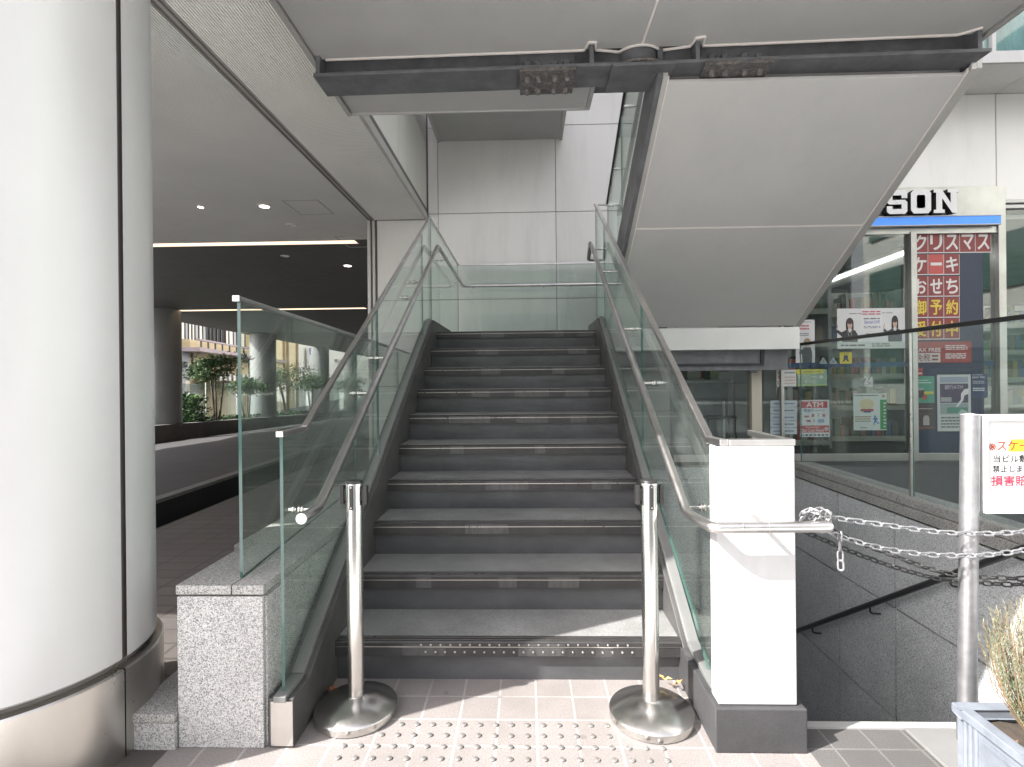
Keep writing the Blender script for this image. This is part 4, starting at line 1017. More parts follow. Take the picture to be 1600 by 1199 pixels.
def person_print(t, P, y, cx, z0, h_, w, hair, jacket, wave, skin=(0.62, 0.44, 0.36), lapel=True):
    """printed half-length figure on a poster"""
    hd = z0+h_*0.70
    shape(t, P, y, [(cx-w*.5, z0), (cx-w*.52, z0+h_*.30), (cx-w*.36, z0+h_*.45), (cx-w*.1, z0+h_*.52), (cx+w*.1, z0+h_*.52), (cx+w*.36, z0+h_*.45), (cx+w*.52, z0+h_*.28), (cx+w*.5, z0)], jacket, 2, "jacket_print")
    s = -1 if wave < 0 else 1
    shape(t, P, y, [(cx+s*w*.36, z0+h_*.44), (cx+s*w*.52, z0+h_*.22), (cx+s*w*.86, z0+h_*.40), (cx+s*w*.80, z0+h_*.50), (cx+s*w*.55, z0+h_*.40)], jacket, 3, "sleeve_print")
    shape(t, P, y, [(cx+s*w*.80, z0+h_*.49), (cx+s*w*.74, z0+h_*.62), (cx+s*w*.78, z0+h_*.74), (cx+s*w*.82, z0+h_*.62), (cx+s*w*.88, z0+h_*.55), (cx+s*w*.87, z0+h_*.48)], skin, 3, "hand_print")
    shape(t, P, y, ell(cx, hd+h_*.04, w*.25, h_*.235), hair, 3, "hair_print")
    blk(t, P, y, cx-w*.245, hd-h_*.20, cx+w*.245, hd+h_*.05, hair, 3, "hair_print")
    shape(t, P, y, [(cx-w*.08, hd-h_*.1), (cx-w*.12, z0+h_*.47), (cx, z0+h_*.36), (cx+w*.12, z0+h_*.47), (cx+w*.08, hd-h_*.1)], (0.7, 0.68, 0.66), 4, "collar_print")
    shape(t, P, y, ell(cx, hd-h_*.01, w*.155, h_*.17), skin, 5, "face_print")
    shape(t, P, y, ell(cx, hd+h_*.10, w*.175, h_*.085), hair, 6, "fringe_print")
    for sx_ in (-1, 1): shape(t, P, y, ell(cx+sx_*w*.065, hd-h_*.005, w*.022, h_*.012, 8), (0.05, 0.03, 0.03), 7, "eye_print")
    shape(t, P, y, ell(cx, hd-h_*.105, w*.05, h_*.016, 10), (0.5, 0.14, 0.13), 7, "mouth_print")
    if lapel:
        for sx_ in (-1, 1): shape(t, P, y, [(cx+sx_*w*.13, z0+h_*.46), (cx+sx_*w*.16, z0+h_*.46), (cx+sx_*w*.03, z0+h_*.06), (cx+sx_*w*.01, z0+h_*.08)], (0.35, 0.34, 0.33), 4, "piping_print")
t, P, y = poster("poster", "wide white poster with two dark haired women in dark uniforms", "poster", 1308, 482, 1414, 545, (0.74, 0.75, 0.74))
blk(t, P, y, 0.0, 0.0, 1.0, 0.17, (0.55, 0.62, 0.56)); person_print(t, P, y, 0.185, 0.17, 0.62, 0.23, (0.05, 0.025, 0.02), (0.025, 0.025, 0.03), -1)
person_print(t, P, y, 0.85, 0.17, 0.66, 0.20, (0.025, 0.02, 0.022), (0.05, 0.055, 0.075), -1, lapel=False)
blk(t, P, y, 0.355, 0.47, 0.665, 0.80, (0.80, 0.80, 0.80)); wr(t, P, y, "Special LIVE", 0.40, 0.60, 0.63, 0.70, (0.08, 0.08, 0.40), 2, 0.012)
lines(t, P, y, 0.39, 0.72, 0.63, 0.77, 1, INK, 2); lines(t, P, y, 0.39, 0.50, 0.64, 0.57, 2, (0.2, 0.2, 0.25), 2); lines(t, P, y, 0.18, 0.85, 0.36, 0.90, 1, (0.3, 0.28, 0.3)); lines(t, P, y, 0.37, 0.83, 0.64, 0.95, 2, (0.55, 0.08, 0.12)); lines(t, P, y, 0.66, 0.86, 0.82, 0.91, 1, (0.35, 0.35, 0.37))
lines(t, P, y, 0.05, 0.05, 0.42, 0.13, 1, INK, 2); lines(t, P, y, 0.51, 0.04, 0.80, 0.14, 2, INK, 2); lines(t, P, y, 0.42, 0.28, 0.62, 0.40, 2, (0.3, 0.3, 0.3))
t, P, y = poster("poster", "tall white poster with one fair haired person in a grey suit", "poster", 1243, 500, 1273, 567, (0.76, 0.76, 0.76))
lines(t, P, y, 0.12, 0.76, 0.72, 0.90, 2, (0.6, 0.08, 0.10)); lines(t, P, y, 0.2, 0.62, 0.7, 0.70, 2, (0.2, 0.2, 0.25)); lines(t, P, y, 0.2, 0.93, 0.85, 0.97, 1, (0.3, 0.3, 0.3))
shape(t, P, y, [(0.35, 0.0), (0.32, 0.22), (0.42, 0.36), (0.78, 0.36), (0.86, 0.22), (0.84, 0.0)], (0.09, 0.095, 0.10), 2, "jacket_print"); shape(t, P, y, [(0.34, 0.2), (0.18, 0.2), (0.2, 0.28), (0.42, 0.33)], (0.09, 0.095, 0.10), 2, "sleeve_print")
shape(t, P, y, ell(0.60, 0.475, 0.19, 0.095), (0.38, 0.27, 0.16), 3, "hair_print"); shape(t, P, y, ell(0.60, 0.45, 0.13, 0.072), (0.62, 0.44, 0.36), 4, "face_print"); shape(t, P, y, ell(0.60, 0.50, 0.14, 0.035), (0.38, 0.27, 0.16), 5, "fringe_print")
t, P, y = poster("sticker", "small yellow square sticker with a blue ribbon shape", "sticker", 1312, 551, 1331, 568.5, (0.75, 0.62, 0.05))
shape(t, P, y, ell(0.5, 0.60, 0.20, 0.17), (0.03, 0.07, 0.14), 1); shape(t, P, y, [(0.36, 0.5), (0.64, 0.5), (0.78, 0.18), (0.62, 0.2), (0.5, 0.40), (0.38, 0.2), (0.22, 0.18)], (0.03, 0.07, 0.14), 1); lines(t, P, y, 0.2, 0.82, 0.8, 0.94, 1, (0.25, 0.2, 0.05))
for u, lab in ((1286.5, "pale triangular warning sticker nearer the tall poster"), (1302, "pale triangular warning sticker next to the yellow sticker")):
    a, bq, c_ = at(u-6.5, 568.5, Y=YP0), at(u+6.5, 568.5, Y=YP0), at(u, 558, Y=YP0)
    t = thing("warning_sticker", lab, "sticker", ((a.x+bq.x)/2, YP0, a.z), "triangular stickers on the store glass")
    MB().prism([a, bq, c_], (0, 0.0012, 0)).build("sheet", ink((0.45, 0.50, 0.50)), t)
    m_ = (a+bq+c_)/3; MB().face([m_+(q-m_)*0.55+Vector((0, -0.0008, 0)) for q in (a, bq, c_)]).build("print", ink((0.18, 0.25, 0.27)), t)
t, P, y = poster("poster", "green slanted banner poster with white writing above the ATM notice", "poster", 1246, 577, 1292, 603, (0.26, 0.42, 0.30))
shape(t, P, y, [(-0.06, 0.98), (0.86, 0.99), (0.90, 0.74), (-0.02, 0.70)], (0.72, 0.66, 0.05)); lines(t, P, y, 0.22, 0.79, 0.8, 0.92, 1, (0.2, 0.28, 0.08), 2)
wr(t, P, y, "すぐに", 0.03, 0.42, 0.42, 0.66, (0.8, 0.8, 0.72), 1, 0.02); wr(t, P, y, "すぐに", 0.24, 0.14, 0.60, 0.38, (0.8, 0.8, 0.72), 1, 0.02); shape(t, P, y, ell(0.80, 0.53, 0.07, 0.11), (0.7, 0.72, 0.7)); blk(t, P, y, 0, 0, 1, 0.07, (0.45, 0.60, 0.16)); lines(t, P, y, 0.44, 0.48, 0.66, 0.6, 1, (0.7, 0.7, 0.65))
t, P, y = poster("poster", "small white notice with red star print at the left edge of the store glass", "poster", 1213, 578, 1244, 604, (0.70, 0.72, 0.70))
shape(t, P, y, ell(0.17, 0.55, 0.10, 0.13, 5), (0.55, 0.1, 0.06)); lines(t, P, y, 0.05, 0.1, 0.3, 0.35, 2, INK); lines(t, P, y, 0.08, 0.74, 0.95, 0.92, 1, (0.2, 0.2, 0.2)); lines(t, P, y, 0.35, 0.1, 0.95, 0.65, 3, (0.55, 0.40, 0.35))
t, P, y = poster("poster", "white cash machine notice with red bands reading ATM", "poster", 1250, 625, 1296, 683, (0.70, 0.74, 0.73))
blk(t, P, y, 0.04, 0.78, 0.93, 0.96, (0.55, 0.05, 0.05)); wr(t, P, y, "ATM", 0.22, 0.805, 0.78, 0.935, WH, 2, 0.03); wr(t, P, y, "現金チャージ", 0.13, 0.665, 0.84, 0.755, (0.10, 0.20, 0.33), 1, 0.02)
for (a0, b0, a1, b1, c) in ((.14, .53, .30, .58, (.5, .15, .1)), (.40, .54, .48, .62, (.35, .1, .08)), (.60, .55, .64, .63, (.4, .35, .3)), (.76, .54, .85, .62, (.45, .12, .08)), (.22, .40, .36, .46, (.5, .1, .1)), (.46, .40, .50, .48, (.3, .3, .25)), (.60, .38, .82, .48, (.25, .38, .5))): blk(t, P, y, a0, b0, a1, b1, c)
blk(t, P, y, 0.0, 0.12, 0.98, 0.31, (0.50, 0.06, 0.06)); wr(t, P, y, "Get Cash Here!", 0.04, 0.14, 0.80, 0.22, WH, 2, 0.015); lines(t, P, y, 0.18, 0.245, 0.66, 0.285, 1, WH, 2); shape(t, P, y, ell(0.89, 0.215, 0.075, 0.055), (0.7, 0.5, 0.48), 2)
for i in range(7): blk(t, P, y, 0.04+0.137*i, 0.03, 0.13+0.137*i, 0.075, (0.1, 0.12, 0.15) if i else (0.4, 0.45, 0.45))
for i in range(5):
    t, P, y = poster("notice", ["topmost", "second from top", "middle", "fourth", "lowest"][i]+" pale strip notice in the column left of the ATM notice", "notice", 1203.5, 626+10.7*i, 1245, 636+10.7*i, (0.46, 0.55, 0.58), "strip notices in a column")
    lines(t, P, y, 0.12, 0.3, 0.9, 0.75, 1, (0.15, 0.2, 0.25))
t, P, y = poster("poster", "white notice with a round drawing, a blue running figure and green side band", "poster", 1333.5, 615, 1385.5, 672.5, (0.66, 0.74, 0.68))
lines(t, P, y, 0.03, 0.92, 0.76, 0.975, 1, INK); shape(t, P, y, ell(0.40, 0.68, 0.27, 0.23), (0.70, 0.74, 0.66), 1); shape(t, P, y, ell(0.40, 0.71, 0.22, 0.15), (0.66, 0.62, 0.38), 2)
blk(t, P, y, 0.21, 0.51, 0.60, 0.58, (0.45, 0.10, 0.12), 3); blk(t, P, y, 0.30, 0.48, 0.52, 0.53, (0.06, 0.08, 0.2), 4)
blk(t, P, y, 0.80, 0.02, 1.0, 0.83, (0.06, 0.30, 0.10), 1); lines(t, P, y, 0.90, 0.06, 0.98, 0.78, 8, (0.6, 0.7, 0.6), 2)
shape(t, P, y, ell(0.90, 0.92, 0.055, 0.05, 5), (0.45, 0.30, 0.16), 1)
def runner(P, cx, cz, s):
    q = lambda *pts: [(cx+a*s, cz+b_*s) for a, b_ in pts]
    return (ell(cx-0.05*s, cz+0.42*s, 0.11*s, 0.11*s, 14), q((-0.12, .30), (.14, .30), (.26, .12), (.20, .06), (.10, .18), (.10, -.05), (.30, -.22), (.42, -.24), (.42, -.32), (.22, -.30), (.02, -.12), (-.10, -.22), (-.16, -.45), (-.26, -.45), (-.18, -.12), (-.10, .02), (-.12, .14), (-.30, .08), (-.34, .14)))
for q in runner(P, 0.66, 0.26, 0.27): shape(t, P, y, q, (0.03, 0.16, 0.45), 2, "runner_print")
lines(t, P, y, 0.04, 0.22, 0.52, 0.40, 3, (0.35, 0.25, 0.15)); lines(t, P, y, 0.2, 0.05, 0.4, 0.09, 1, INK)
# "24" printed straight on the glass
t = thing("glass_lettering", "white number 24 printed between two dashes on the store glass", "lettering", (sx(1356), YP0, 1.3))
a_, b_ = at(1350, 600, Y=YP0), at(1364, 588.5, Y=YP0); text("24", a_.x, b_.x, a_.z, b_.z, YP0, ink(WH), t, 0.03, "numerals")
b = MB()
for u0, u1 in ((1343.5, 1349), (1364.5, 1372)):
    p, q = at(u0, 592.6, Y=YP0), at(u1, 591.8, Y=YP0); b.face([(p.x, YP0, p.z), (q.x, YP0, p.z), (q.x, YP0, q.z), (p.x, YP0, q.z)])
p, q = at(1350, 603.5, Y=YP0), at(1364.5, 601.5, Y=YP0)
for i in range(5): x = p.x+(q.x-p.x)*i/5; b.face([(x, YP0, p.z), (x+(q.x-p.x)/6.5, YP0, p.z), (x+(q.x-p.x)/6.5, YP0, q.z), (x, YP0, q.z)])
b.build("dash", ink(WH), t)
t, P, y = poster("poster", "turquoise poster with a dark cup print on the store door", "poster", 1429.5, 588, 1460, 630, (0.09, 0.32, 0.22))
lines(t, P, y, 0.15, 0.82, 0.7, 0.88, 1, (0.6, 0.7, 0.6)); lines(t, P, y, 0.08, 0.73, 0.85, 0.79, 1, WH); blk(t, P, y, 0.10, 0.2, 0.48, 0.5, (0.05, 0.05, 0.045)); shape(t, P, y, ell(0.5, 0.22, 0.12, 0.1), (0.45, 0.08, 0.06), 2); blk(t, P, y, 0.45, 0.33, 0.95, 0.43, (0.6, 0.55, 0.08), 1); shape(t, P, y, ell(0.28, 0.52, 0.2, 0.05), (0.35, 0.38, 0.36), 2)
t, P, y = poster("poster", "dark brown poster with a pale bottle print under the turquoise poster", "poster", 1430, 631, 1460.5, 672, (0.06, 0.048, 0.045))
lines(t, P, y, 0.12, 0.78, 0.88, 0.84, 1, (0.5, 0.42, 0.4)); shape(t, P, y, [(0.40, 0.18), (0.40, 0.45), (0.46, 0.55), (0.66, 0.55), (0.72, 0.45), (0.72, 0.18)], (0.45, 0.42, 0.38), 1); lines(t, P, y, 0.1, 0.60, 0.9, 0.63, 1, (0.3, 0.1, 0.08)); blk(t, P, y, 0.06, 0.06, 0.94, 0.10, (0.3, 0.1, 0.07), 1)
t, P, y = poster("poster", "white framed bank notice with purple and green bands and a white patch", "poster", 1464.5, 585.5, 1517, 674, (0.58, 0.60, 0.56))
blk(t, P, y, 0.08, 0.86, 0.92, 0.96, (0.32, 0.36, 0.45)); blk(t, P, y, 0.08, 0.50, 0.92, 0.84, (0.07, 0.05, 0.10)); wr(t, P, y, "銀行ATM", 0.22, 0.74, 0.76, 0.82, (0.55, 0.52, 0.56), 2, 0.01)
blk(t, P, y, 0.10, 0.52, 0.42, 0.60, (0.38, 0.38, 0.38), 2); blk(t, P, y, 0.08, 0.30, 0.92, 0.49, (0.30, 0.36, 0.36)); blk(t, P, y, 0.28, 0.32, 0.90, 0.42, (0.08, 0.26, 0.18), 2); lines(t, P, y, 0.1, 0.05, 0.9, 0.27, 4, (0.12, 0.16, 0.16)); blk(t, P, y, 0.66, 0.04, 0.9, 0.09, (0.5, 0.15, 0.1), 2)
shape(t, P, y, [(0.70, 0.66), (0.80, 0.74), (0.93, 0.75), (0.93, 0.66), (0.80, 0.63), (0.76, 0.54), (0.58, 0.42), (0.55, 0.44), (0.70, 0.56)], (0.75, 0.74, 0.72), 4); shape(t, P, y, [(0.6, 0.30), (0.70, 0.39), (0.84, 0.36), (0.90, 0.33), (0.84, 0.27), (0.66, 0.27)], (0.45, 0.55, 0.50), 4)  # irregular pale patches laid over the bands
t, P, y = poster("sticker", "red round-edged sticker low on the store door above the turquoise poster", "sticker", 1428.5, 575, 1442, 587.5, (0.40, 0.04, 0.04))
lines(t, P, y, 0.1, 0.15, 0.9, 0.5, 1, WH); lines(t, P, y, 0.1, 0.75, 0.9, 0.85, 1, (0.6, 0.3, 0.3))
t, P, y = poster("sticker", "dark blue sticker with small white writing right of the bank notice", "sticker", 1518.5, 584, 1543, 622, (0.022, 0.05, 0.12))
wr(t, P, y, "Japan Site", 0.02, 0.80, 0.80, 0.90, WH, 1, 0.012); lines(t, P, y, 0.06, 0.93, 0.7, 0.97, 1, WH); lines(t, P, y, 0.06, 0.58, 0.8, 0.72, 2, (0.5, 0.5, 0.5)); lines(t, P, y, 0.06, 0.28, 0.8, 0.44, 2, WH)
ya = YS-0.0515
t, P, y = poster("sticker", "small blue and white sticker high on the beige post", "sticker", 1171, 574.5, 1182.5, 582.5, (0.05, 0.09, 0.22), y=ya)
blk(t, P, y, 0.1, 0.2, 0.9, 0.65, (0.65, 0.68, 0.70)); lines(t, P, y, 0.2, 0.3, 0.8, 0.55, 1, (0.05, 0.09, 0.2), 2)

# ================================================================== CHAINS
cp = thing("chain_post", "slim stainless post holding the far ends of the chains", "post", (2.36, 1.95, 0))
MB().tube([(2.36, 1.95, 0.0), (2.36, 1.95, 0.95)], 0.021, 20).build("pole", M['steel'], cp)
MB().lathe([(0.0, 0.012), (0.06, 0.012), (0.062, 0.0)], (2.36, 1.95, 0), 24).build("base", M['steel'], cp)
def link_mesh(L=0.042, W=0.0235, r=0.0035):
    b = MB(); n = 10; path = []
    hl_, hw = L/2-W/2, W/2-r
    for i in range(n+1): a = -math.pi/2+math.pi*i/n; path.append(Vector((hl_+hw*math.cos(a), hw*math.sin(a), 0)))
    for i in range(n+1): a = math.pi/2+math.pi*i/n; path.append(Vector((-hl_+hw*math.cos(a), hw*math.sin(a), 0)))
    path.append(path[0]); b.tube(path, r, 8, cap=False)
    o = b.build("chain_link", M['gsteel']); return o
lk0 = link_mesh()
LM = lk0.data; LMD = LM.copy(); LMD.materials[0] = M['chain_shade']; bpy.data.objects.remove(lk0)
def chain(label, pts, group, pitch=0.0335, phase=0, dark=False):
    t = thing("chain", label, "chain", pts[0], group)
    pts = [Vector(p) for p in pts]
    fine = []
    for i in range(len(pts)-1):     # Catmull-Rom
        p0_, p1_, p2_, p3_ = pts[max(0, i-1)], pts[i], pts[i+1], pts[min(len(pts)-1, i+2)]
        for j in range(24):
            s = j/24; fine.append(0.5*((2*p1_)+(p2_-p0_)*s+(2*p0_-5*p1_+4*p2_-p3_)*s*s+(3*p1_-p0_-3*p2_+p3_)*s**3))
    fine.append(pts[-1]); acc = 0; k = phase; off = world_loc(t)
    rj = random.Random(len(fine)+phase)
    for a, c in zip(fine, fine[1:]):
        d = (c-a).length
        while acc <= d:
            p = a+(c-a)*(acc/d if d else 0); tg = (c-a).normalized()
            o = bpy.data.objects.new("chain_link", LMD if dark else LM); COL.objects.link(o); o.parent = t
            q = tg.to_track_quat('X', 'Z'); o.rotation_mode = 'QUATERNION'
            from mathutils import Quaternion
            o.rotation_quaternion = q @ Quaternion((1, 0, 0), (math.pi/4+(math.pi/2 if k % 2 else 0)+rj.uniform(-.22, .22)))
            o.location = p-off; k += 1; acc += pitch
        acc -= d
    return t
E_ = (2.36, 1.95)
A = lambda u, v, Y: at(u, v, Y=Y)
G_ = "galvanised chains across the basement stairwell"
chain("sunlit galvanised chain, highest of the strands tied to the handrail end", [A(1288, 806, 1.90), A(1320, 812, 1.91), A(1400, 823, 1.93), A(1460, 831, 1.93), A(1530, 834, 1.94), A(1600, 831, 1.945), Vector((2.05, 1.95, .81)), Vector((*E_, .88))], G_)
chain("sunlit galvanised chain hanging just under the highest strand", [A(1284, 826, 1.88), A(1312, 838, 1.90), A(1350, 850, 1.92), A(1400, 861, 1.93), A(1470, 868, 1.93), A(1540, 867, 1.94), A(1600, 860, 1.945), Vector((2.05, 1.95, .76)), Vector((*E_, .85))], G_, phase=1)
chain("shaded chain strand, coloured dark, sagging behind the second sunlit strand", [A(1282, 818, 2.06), A(1330, 843, 2.1), A(1390, 866, 2.13), A(1450, 888, 2.15), A(1500, 899, 2.15), A(1560, 903, 2.15), A(1620, 900, 2.12), Vector((2.08, 2.05, .70)), Vector((*E_, .78))], G_, dark=True)
chain("shaded chain strand, coloured dark, lowest of all over the stairwell", [A(1250, 828, 2.08), A(1290, 845, 2.12), A(1340, 866, 2.15), A(1400, 887, 2.17), A(1460, 903, 2.18), A(1530, 911, 2.18), A(1620, 910, 2.14), Vector((2.08, 2.05, .66)), Vector((*E_, .74))], G_, phase=1, dark=True)
t = chain("knotted bundle of chain wound round the end of the handrail by the white pillar", [A(1252, 812, 1.93), A(1258, 800, 1.90), A(1268, 798, 1.88), A(1278, 803, 1.87), A(1270, 812, 1.90), A(1262, 806, 1.93), A(1274, 798, 1.92), A(1286, 797, 1.89), A(1294, 803, 1.87), A(1291, 812, 1.89), A(1283, 806, 1.92), A(1288, 799, 1.91), A(1296, 806, 1.89), A(1290, 826, 1.885), A(1284, 830, 1.90)], G_, pitch=0.027)
chain("short loose end of chain dangling from the second sunlit strand", [A(1312, 838, 1.895), A(1312, 850, 1.892), A(1313, 870, 1.89), A(1313.5, 884, 1.89)], G_, pitch=0.0335)

# ================================================================== SIGN STAND, PLANTER, SHRUB
sgn = thing("sign_stand", "white framed notice board on a silver tube stand beside the planter", "sign", (1.6, 1.98, 0))
MB().tube([(1.578, 1.975, 0.012), (1.612, 1.985, 1.195)], 0.029, 24).build("pole", M['gsteel'], sgn)
MB().lathe([(0.0, 0.006), (0.030, 0.0)], (1.612, 1.985, 1.196), 24).build("pole_cap", M['white'], sgn)
MB().box(1.41, 2.5, 1.74, 2.045, 0.005, 0.017).build("base_plate", surf('grey_base_plate', (0.15, 0.15, 0.148), 0.5, 0.1, 0.08, 5), sgn, 0.002)
MB().tube([(2.36, 1.86, 0.018), (2.38, 1.86, 1.19)], 0.030, 20).build("pole", M['gsteel'], sgn)
XS0, XS1, ZS0, ZS1 = 1.640, 2.33, 0.842, 1.197
b = MB(); b.box(XS0, XS1, 1.955, 1.985, ZS1-0.022, ZS1); b.box(XS0, XS1, 1.955, 1.985, ZS0, ZS0+0.022); b.box(XS0, XS0+0.013, 1.955, 1.985, ZS0+.022, ZS1-.022); b.box(XS1-0.022, XS1, 1.955, 1.985, ZS0+.022, ZS1-.022)
b.build("frame", surf('aluminium_frame', (0.72, 0.72, 0.72), 0.35, 0.6, 0.08, 8), sgn, 0.003)
brd = MB().box(XS0+.013, XS1-.022, 1.967, 1.975, ZS0+.022, ZS1-.022).build("board", paint((0.50, 0.50, 0.50)), sgn)
yq = 1.9655
def sg_text(s, u0, u1, v0, v1, c, bold): a, c_ = at(u0, v1, Y=yq), at(u1, v0, Y=yq); text(s, a.x, c_.x, a.z, c_.z, yq-0.001, paint(c), brd, bold)
p, q = at(1542, 764, Y=yq+.001), at(1700, 685, Y=yq+.001)
MB().box(p.x, XS1-.06, yq, yq+0.001, p.z, q.z-0.004).build("notice_sheet", paint((0.46, 0.46, 0.455)), brd)
a_, c_ = at(1575, 706, Y=yq), at(1600, 686, Y=yq); MB().face([(a_.x, yq-.0004, a_.z), (c_.x+.12, yq-.0004, a_.z), (c_.x+.12, yq-.0004, c_.z-.001), (a_.x+.012, yq-.0004, c_.z-.001)]).build("yellow_band", paint((0.50, 0.36, 0.02)), brd)
sg_text("※", 1545, 1556, 693, 704, (0.26, 0.035, 0.012), 0.012); sg_text("スケー", 1558, 1607, 688.5, 704, (0.27, 0.04, 0.012), 0.02)
sg_text("当ビル敷", 1552, 1605, 711, 723, (0.012, 0.012, 0.013), 0.018); sg_text("禁止します", 1551, 1610, 727, 738.5, (0.012, 0.012, 0.013), 0.018); sg_text("損害賠", 1549, 1604, 743, 759.5, (0.26, 0.012, 0.045), 0.02)

pl = thing("planter", "blue grey zinc trough planter with fluted corner", "planter", (1.65, 1.5, 0))
zinc = surf('zinc_sheet', (0.16, 0.178, 0.205), 0.5, 0.2, 0.25, 9, bs=0.1)
PX0, PX1, PY0, PY1, PZ = 1.362, 1.95, 1.22, 1.765, 0.285
b = MB()
b.box(PX0+.012, PX0+.03, PY0+.012, PY1-.012, 0, PZ-.03); b.box(PX1-.03, PX1-.012, PY0+.012, PY1-.012, 0, PZ-.03)
b.box(PX0+.03, PX1-.03, PY0+.012, PY0+.03, 0, PZ-.03); b.box(PX0+.03, PX1-.03, PY1-.03, PY1-.012, 0, PZ-.03); b.box(PX0+.03, PX1-.03, PY0+.03, PY1-.03, 0.0, 0.02)
b.build("body", zinc, pl)
b = MB(); b.box(PX0, PX1, PY1-.04, PY1, PZ-.03, PZ); b.box(PX0, PX1, PY0, PY0+.04, PZ-.03, PZ); b.box(PX0, PX0+.04, PY0+.04, PY1-.04, PZ-.03, PZ); b.box(PX1-.04, PX1, PY0+.04, PY1-.04, PZ-.03, PZ)
b.build("rim", zinc, pl, 0.005)
b = MB()
for y in (PY1-.045, PY1-.065, PY1-.085, PY0+.045, PY0+.065, PY0+.085): b.tube([(PX0+.012, y, 0), (PX0+.012, y, PZ-.031)], 0.007, 10)
b.box(PX0+.006, PX0+.0115, PY0+.11, PY1-.11, PZ-.062, PZ-.05); b.box(PX0+.006, PX0+.0115, PY0+.11, PY1-.11, .02, .03)
b.build("fluting", zinc, pl)
b = MB(); g = random.Random(5)
nx, ny = 12, 12
hh = [[0.232+0.022*g.random() for _ in range(ny+1)] for _ in range(nx+1)]
for i in range(nx):
    for j in range(ny):
        X_ = lambda a: PX0+.032+(PX1-PX0-.064)*a/nx
        Y_ = lambda a: PY0+.032+(PY1-PY0-.064)*a/ny
        b.face([(X_(i), Y_(j), hh[i][j]), (X_(i+1), Y_(j), hh[i+1][j]), (X_(i+1), Y_(j+1), hh[i+1][j+1]), (X_(i), Y_(j+1), hh[i][j+1])], 0, True)
b.build("soil", M['soil'], pl)
b = MB()
for i in range(40):
    x, y = PX0+.06+g.random()*(PX1-PX0-.12), PY0+.06+g.random()*(PY1-PY0-.12); s = 0.010+0.012*g.random(); a = g.random()*6.3
    b.face([(x+s*math.cos(a), y+s*math.sin(a), .256+.012*g.random()), (x-s*math.sin(a)*.4, y+s*math.cos(a)*.4, .262), (x-s*math.cos(a), y-s*math.sin(a), .254+.012*g.random()), (x+s*math.sin(a)*.4, y-s*math.cos(a)*.4, .258)], g.randrange(3))
b.build("bark_chips", [paint((0.32, 0.15, 0.06)), paint((0.22, 0.13, 0.08)), paint((0.42, 0.34, 0.26))], pl)
def leafm(name, c, t=0.35):
    m, nt, bs = nodes(name)
    n = noise(nt, pos(nt), 23, 4, 0.7)
    nt.links.new(ramp(nt, n, [(0.3, tuple(x*0.6 for x in c)), (0.7, tuple(x*1.35 for x in c))]), bs.inputs["Base Color"])
    bs.inputs["Roughness"].default_value = 0.55; return m
sh = thing("heather_shrub", "pale green upright needle-leaved shrub growing in the zinc planter", "shrub", (1.545, 1.6, 0.25))
b = MB(); st_ = MB()
for i in range(300):
    a = g.random()*2*math.pi; rr_ = math.sqrt(g.random())
    bx, by = 1.545+0.06*rr_*math.cos(a), 1.595+0.05*rr_*math.sin(a)
    lean = 0.13*rr_; H_ = (0.46-0.17*rr_**2)*(0.75+0.3*g.random())
    tip = Vector((bx+lean*math.cos(a)*1.0+g.uniform(-.02, .02), by+lean*math.sin(a)+g.uniform(-.02, .02), 0.25+H_)); base = Vector((bx, by, 0.245))
    mid = (base+tip)/2+Vector((math.cos(a), math.sin(a), 0))*0.035*rr_
    st_.tube([base, mid, tip], 0.0012, 4, rr=[0.0016, 0.0012, 0.0006])
    n = 46
    for k in range(n):
        s = 0.18+0.82*k/n; p = base*(1-s)**2+mid*2*s*(1-s)+tip*s*s
        d = (tip-mid).normalized(); aa = g.random()*6.28
        side = Vector((math.cos(aa), math.sin(aa), 0)); L_2 = 0.010+0.010*g.random()
        q = p+(side*0.75+d*0.8).normalized()*L_2; w_ = d.cross(side).normalized()*0.0013
        b.face([p-w_, p+w_, q], g.choice((0, 0, 0, 1, 1, 2)))
b.build("foliage", [leafm('needle_green', (0.085, 0.12, 0.07)), leafm('needle_pale', (0.16, 0.19, 0.12)), leafm('needle_tan', (0.20, 0.17, 0.11))], sh)
st_.build("stems", paint((0.16, 0.11, 0.06)), sh)

# ================================================================== PLANTER WALL, COLUMNS, TREES AND STREET BEYOND THE PASSAGE
pw = thing("planter_wall", "long low stone planter wall along the far side of the dark passage", "wall", (-11, 16, -0.4), kind="thing")
b = MB(); s_ = MB()
yy_ = [3, 6, 9, 12, 15, 18, 21, 24, 27, 30, 36, 42, 50, 58]
for a, c in zip(yy_, yy_[1:]):
    A0, A1 = fx(a)-.0, fx(c); za, zc2 = fz(a), fz(c)
    b.hexa([(A0-.35, a, za-.3), (A0, a, za-.3), (A1, c-.01, zc2-.3), (A1-.35, c-.01, zc2-.3), (A0-.35, a, za+.5), (A0, a, za+.5), (A1, c-.01, zc2+.5), (A1-.35, c-.01, zc2+.5)])
    s_.hexa([(A0-2.4, a, za-.2), (A0-.35, a, za-.2), (A1-.35, c, zc2-.2), (A1-2.4, c, zc2-.2), (A0-2.4, a, za+.44), (A0-.35, a, za+.44), (A1-.35, c, zc2+.44), (A1-2.4, c, zc2+.44)])
b.build("wall_stones", surf('planter_stone', (0.13, 0.122, 0.11), 0.75, 0, 0.2, 2, bs=0.1, stain=0.3), pw, 0.01); s_.build("soil", M['soil'], pw)
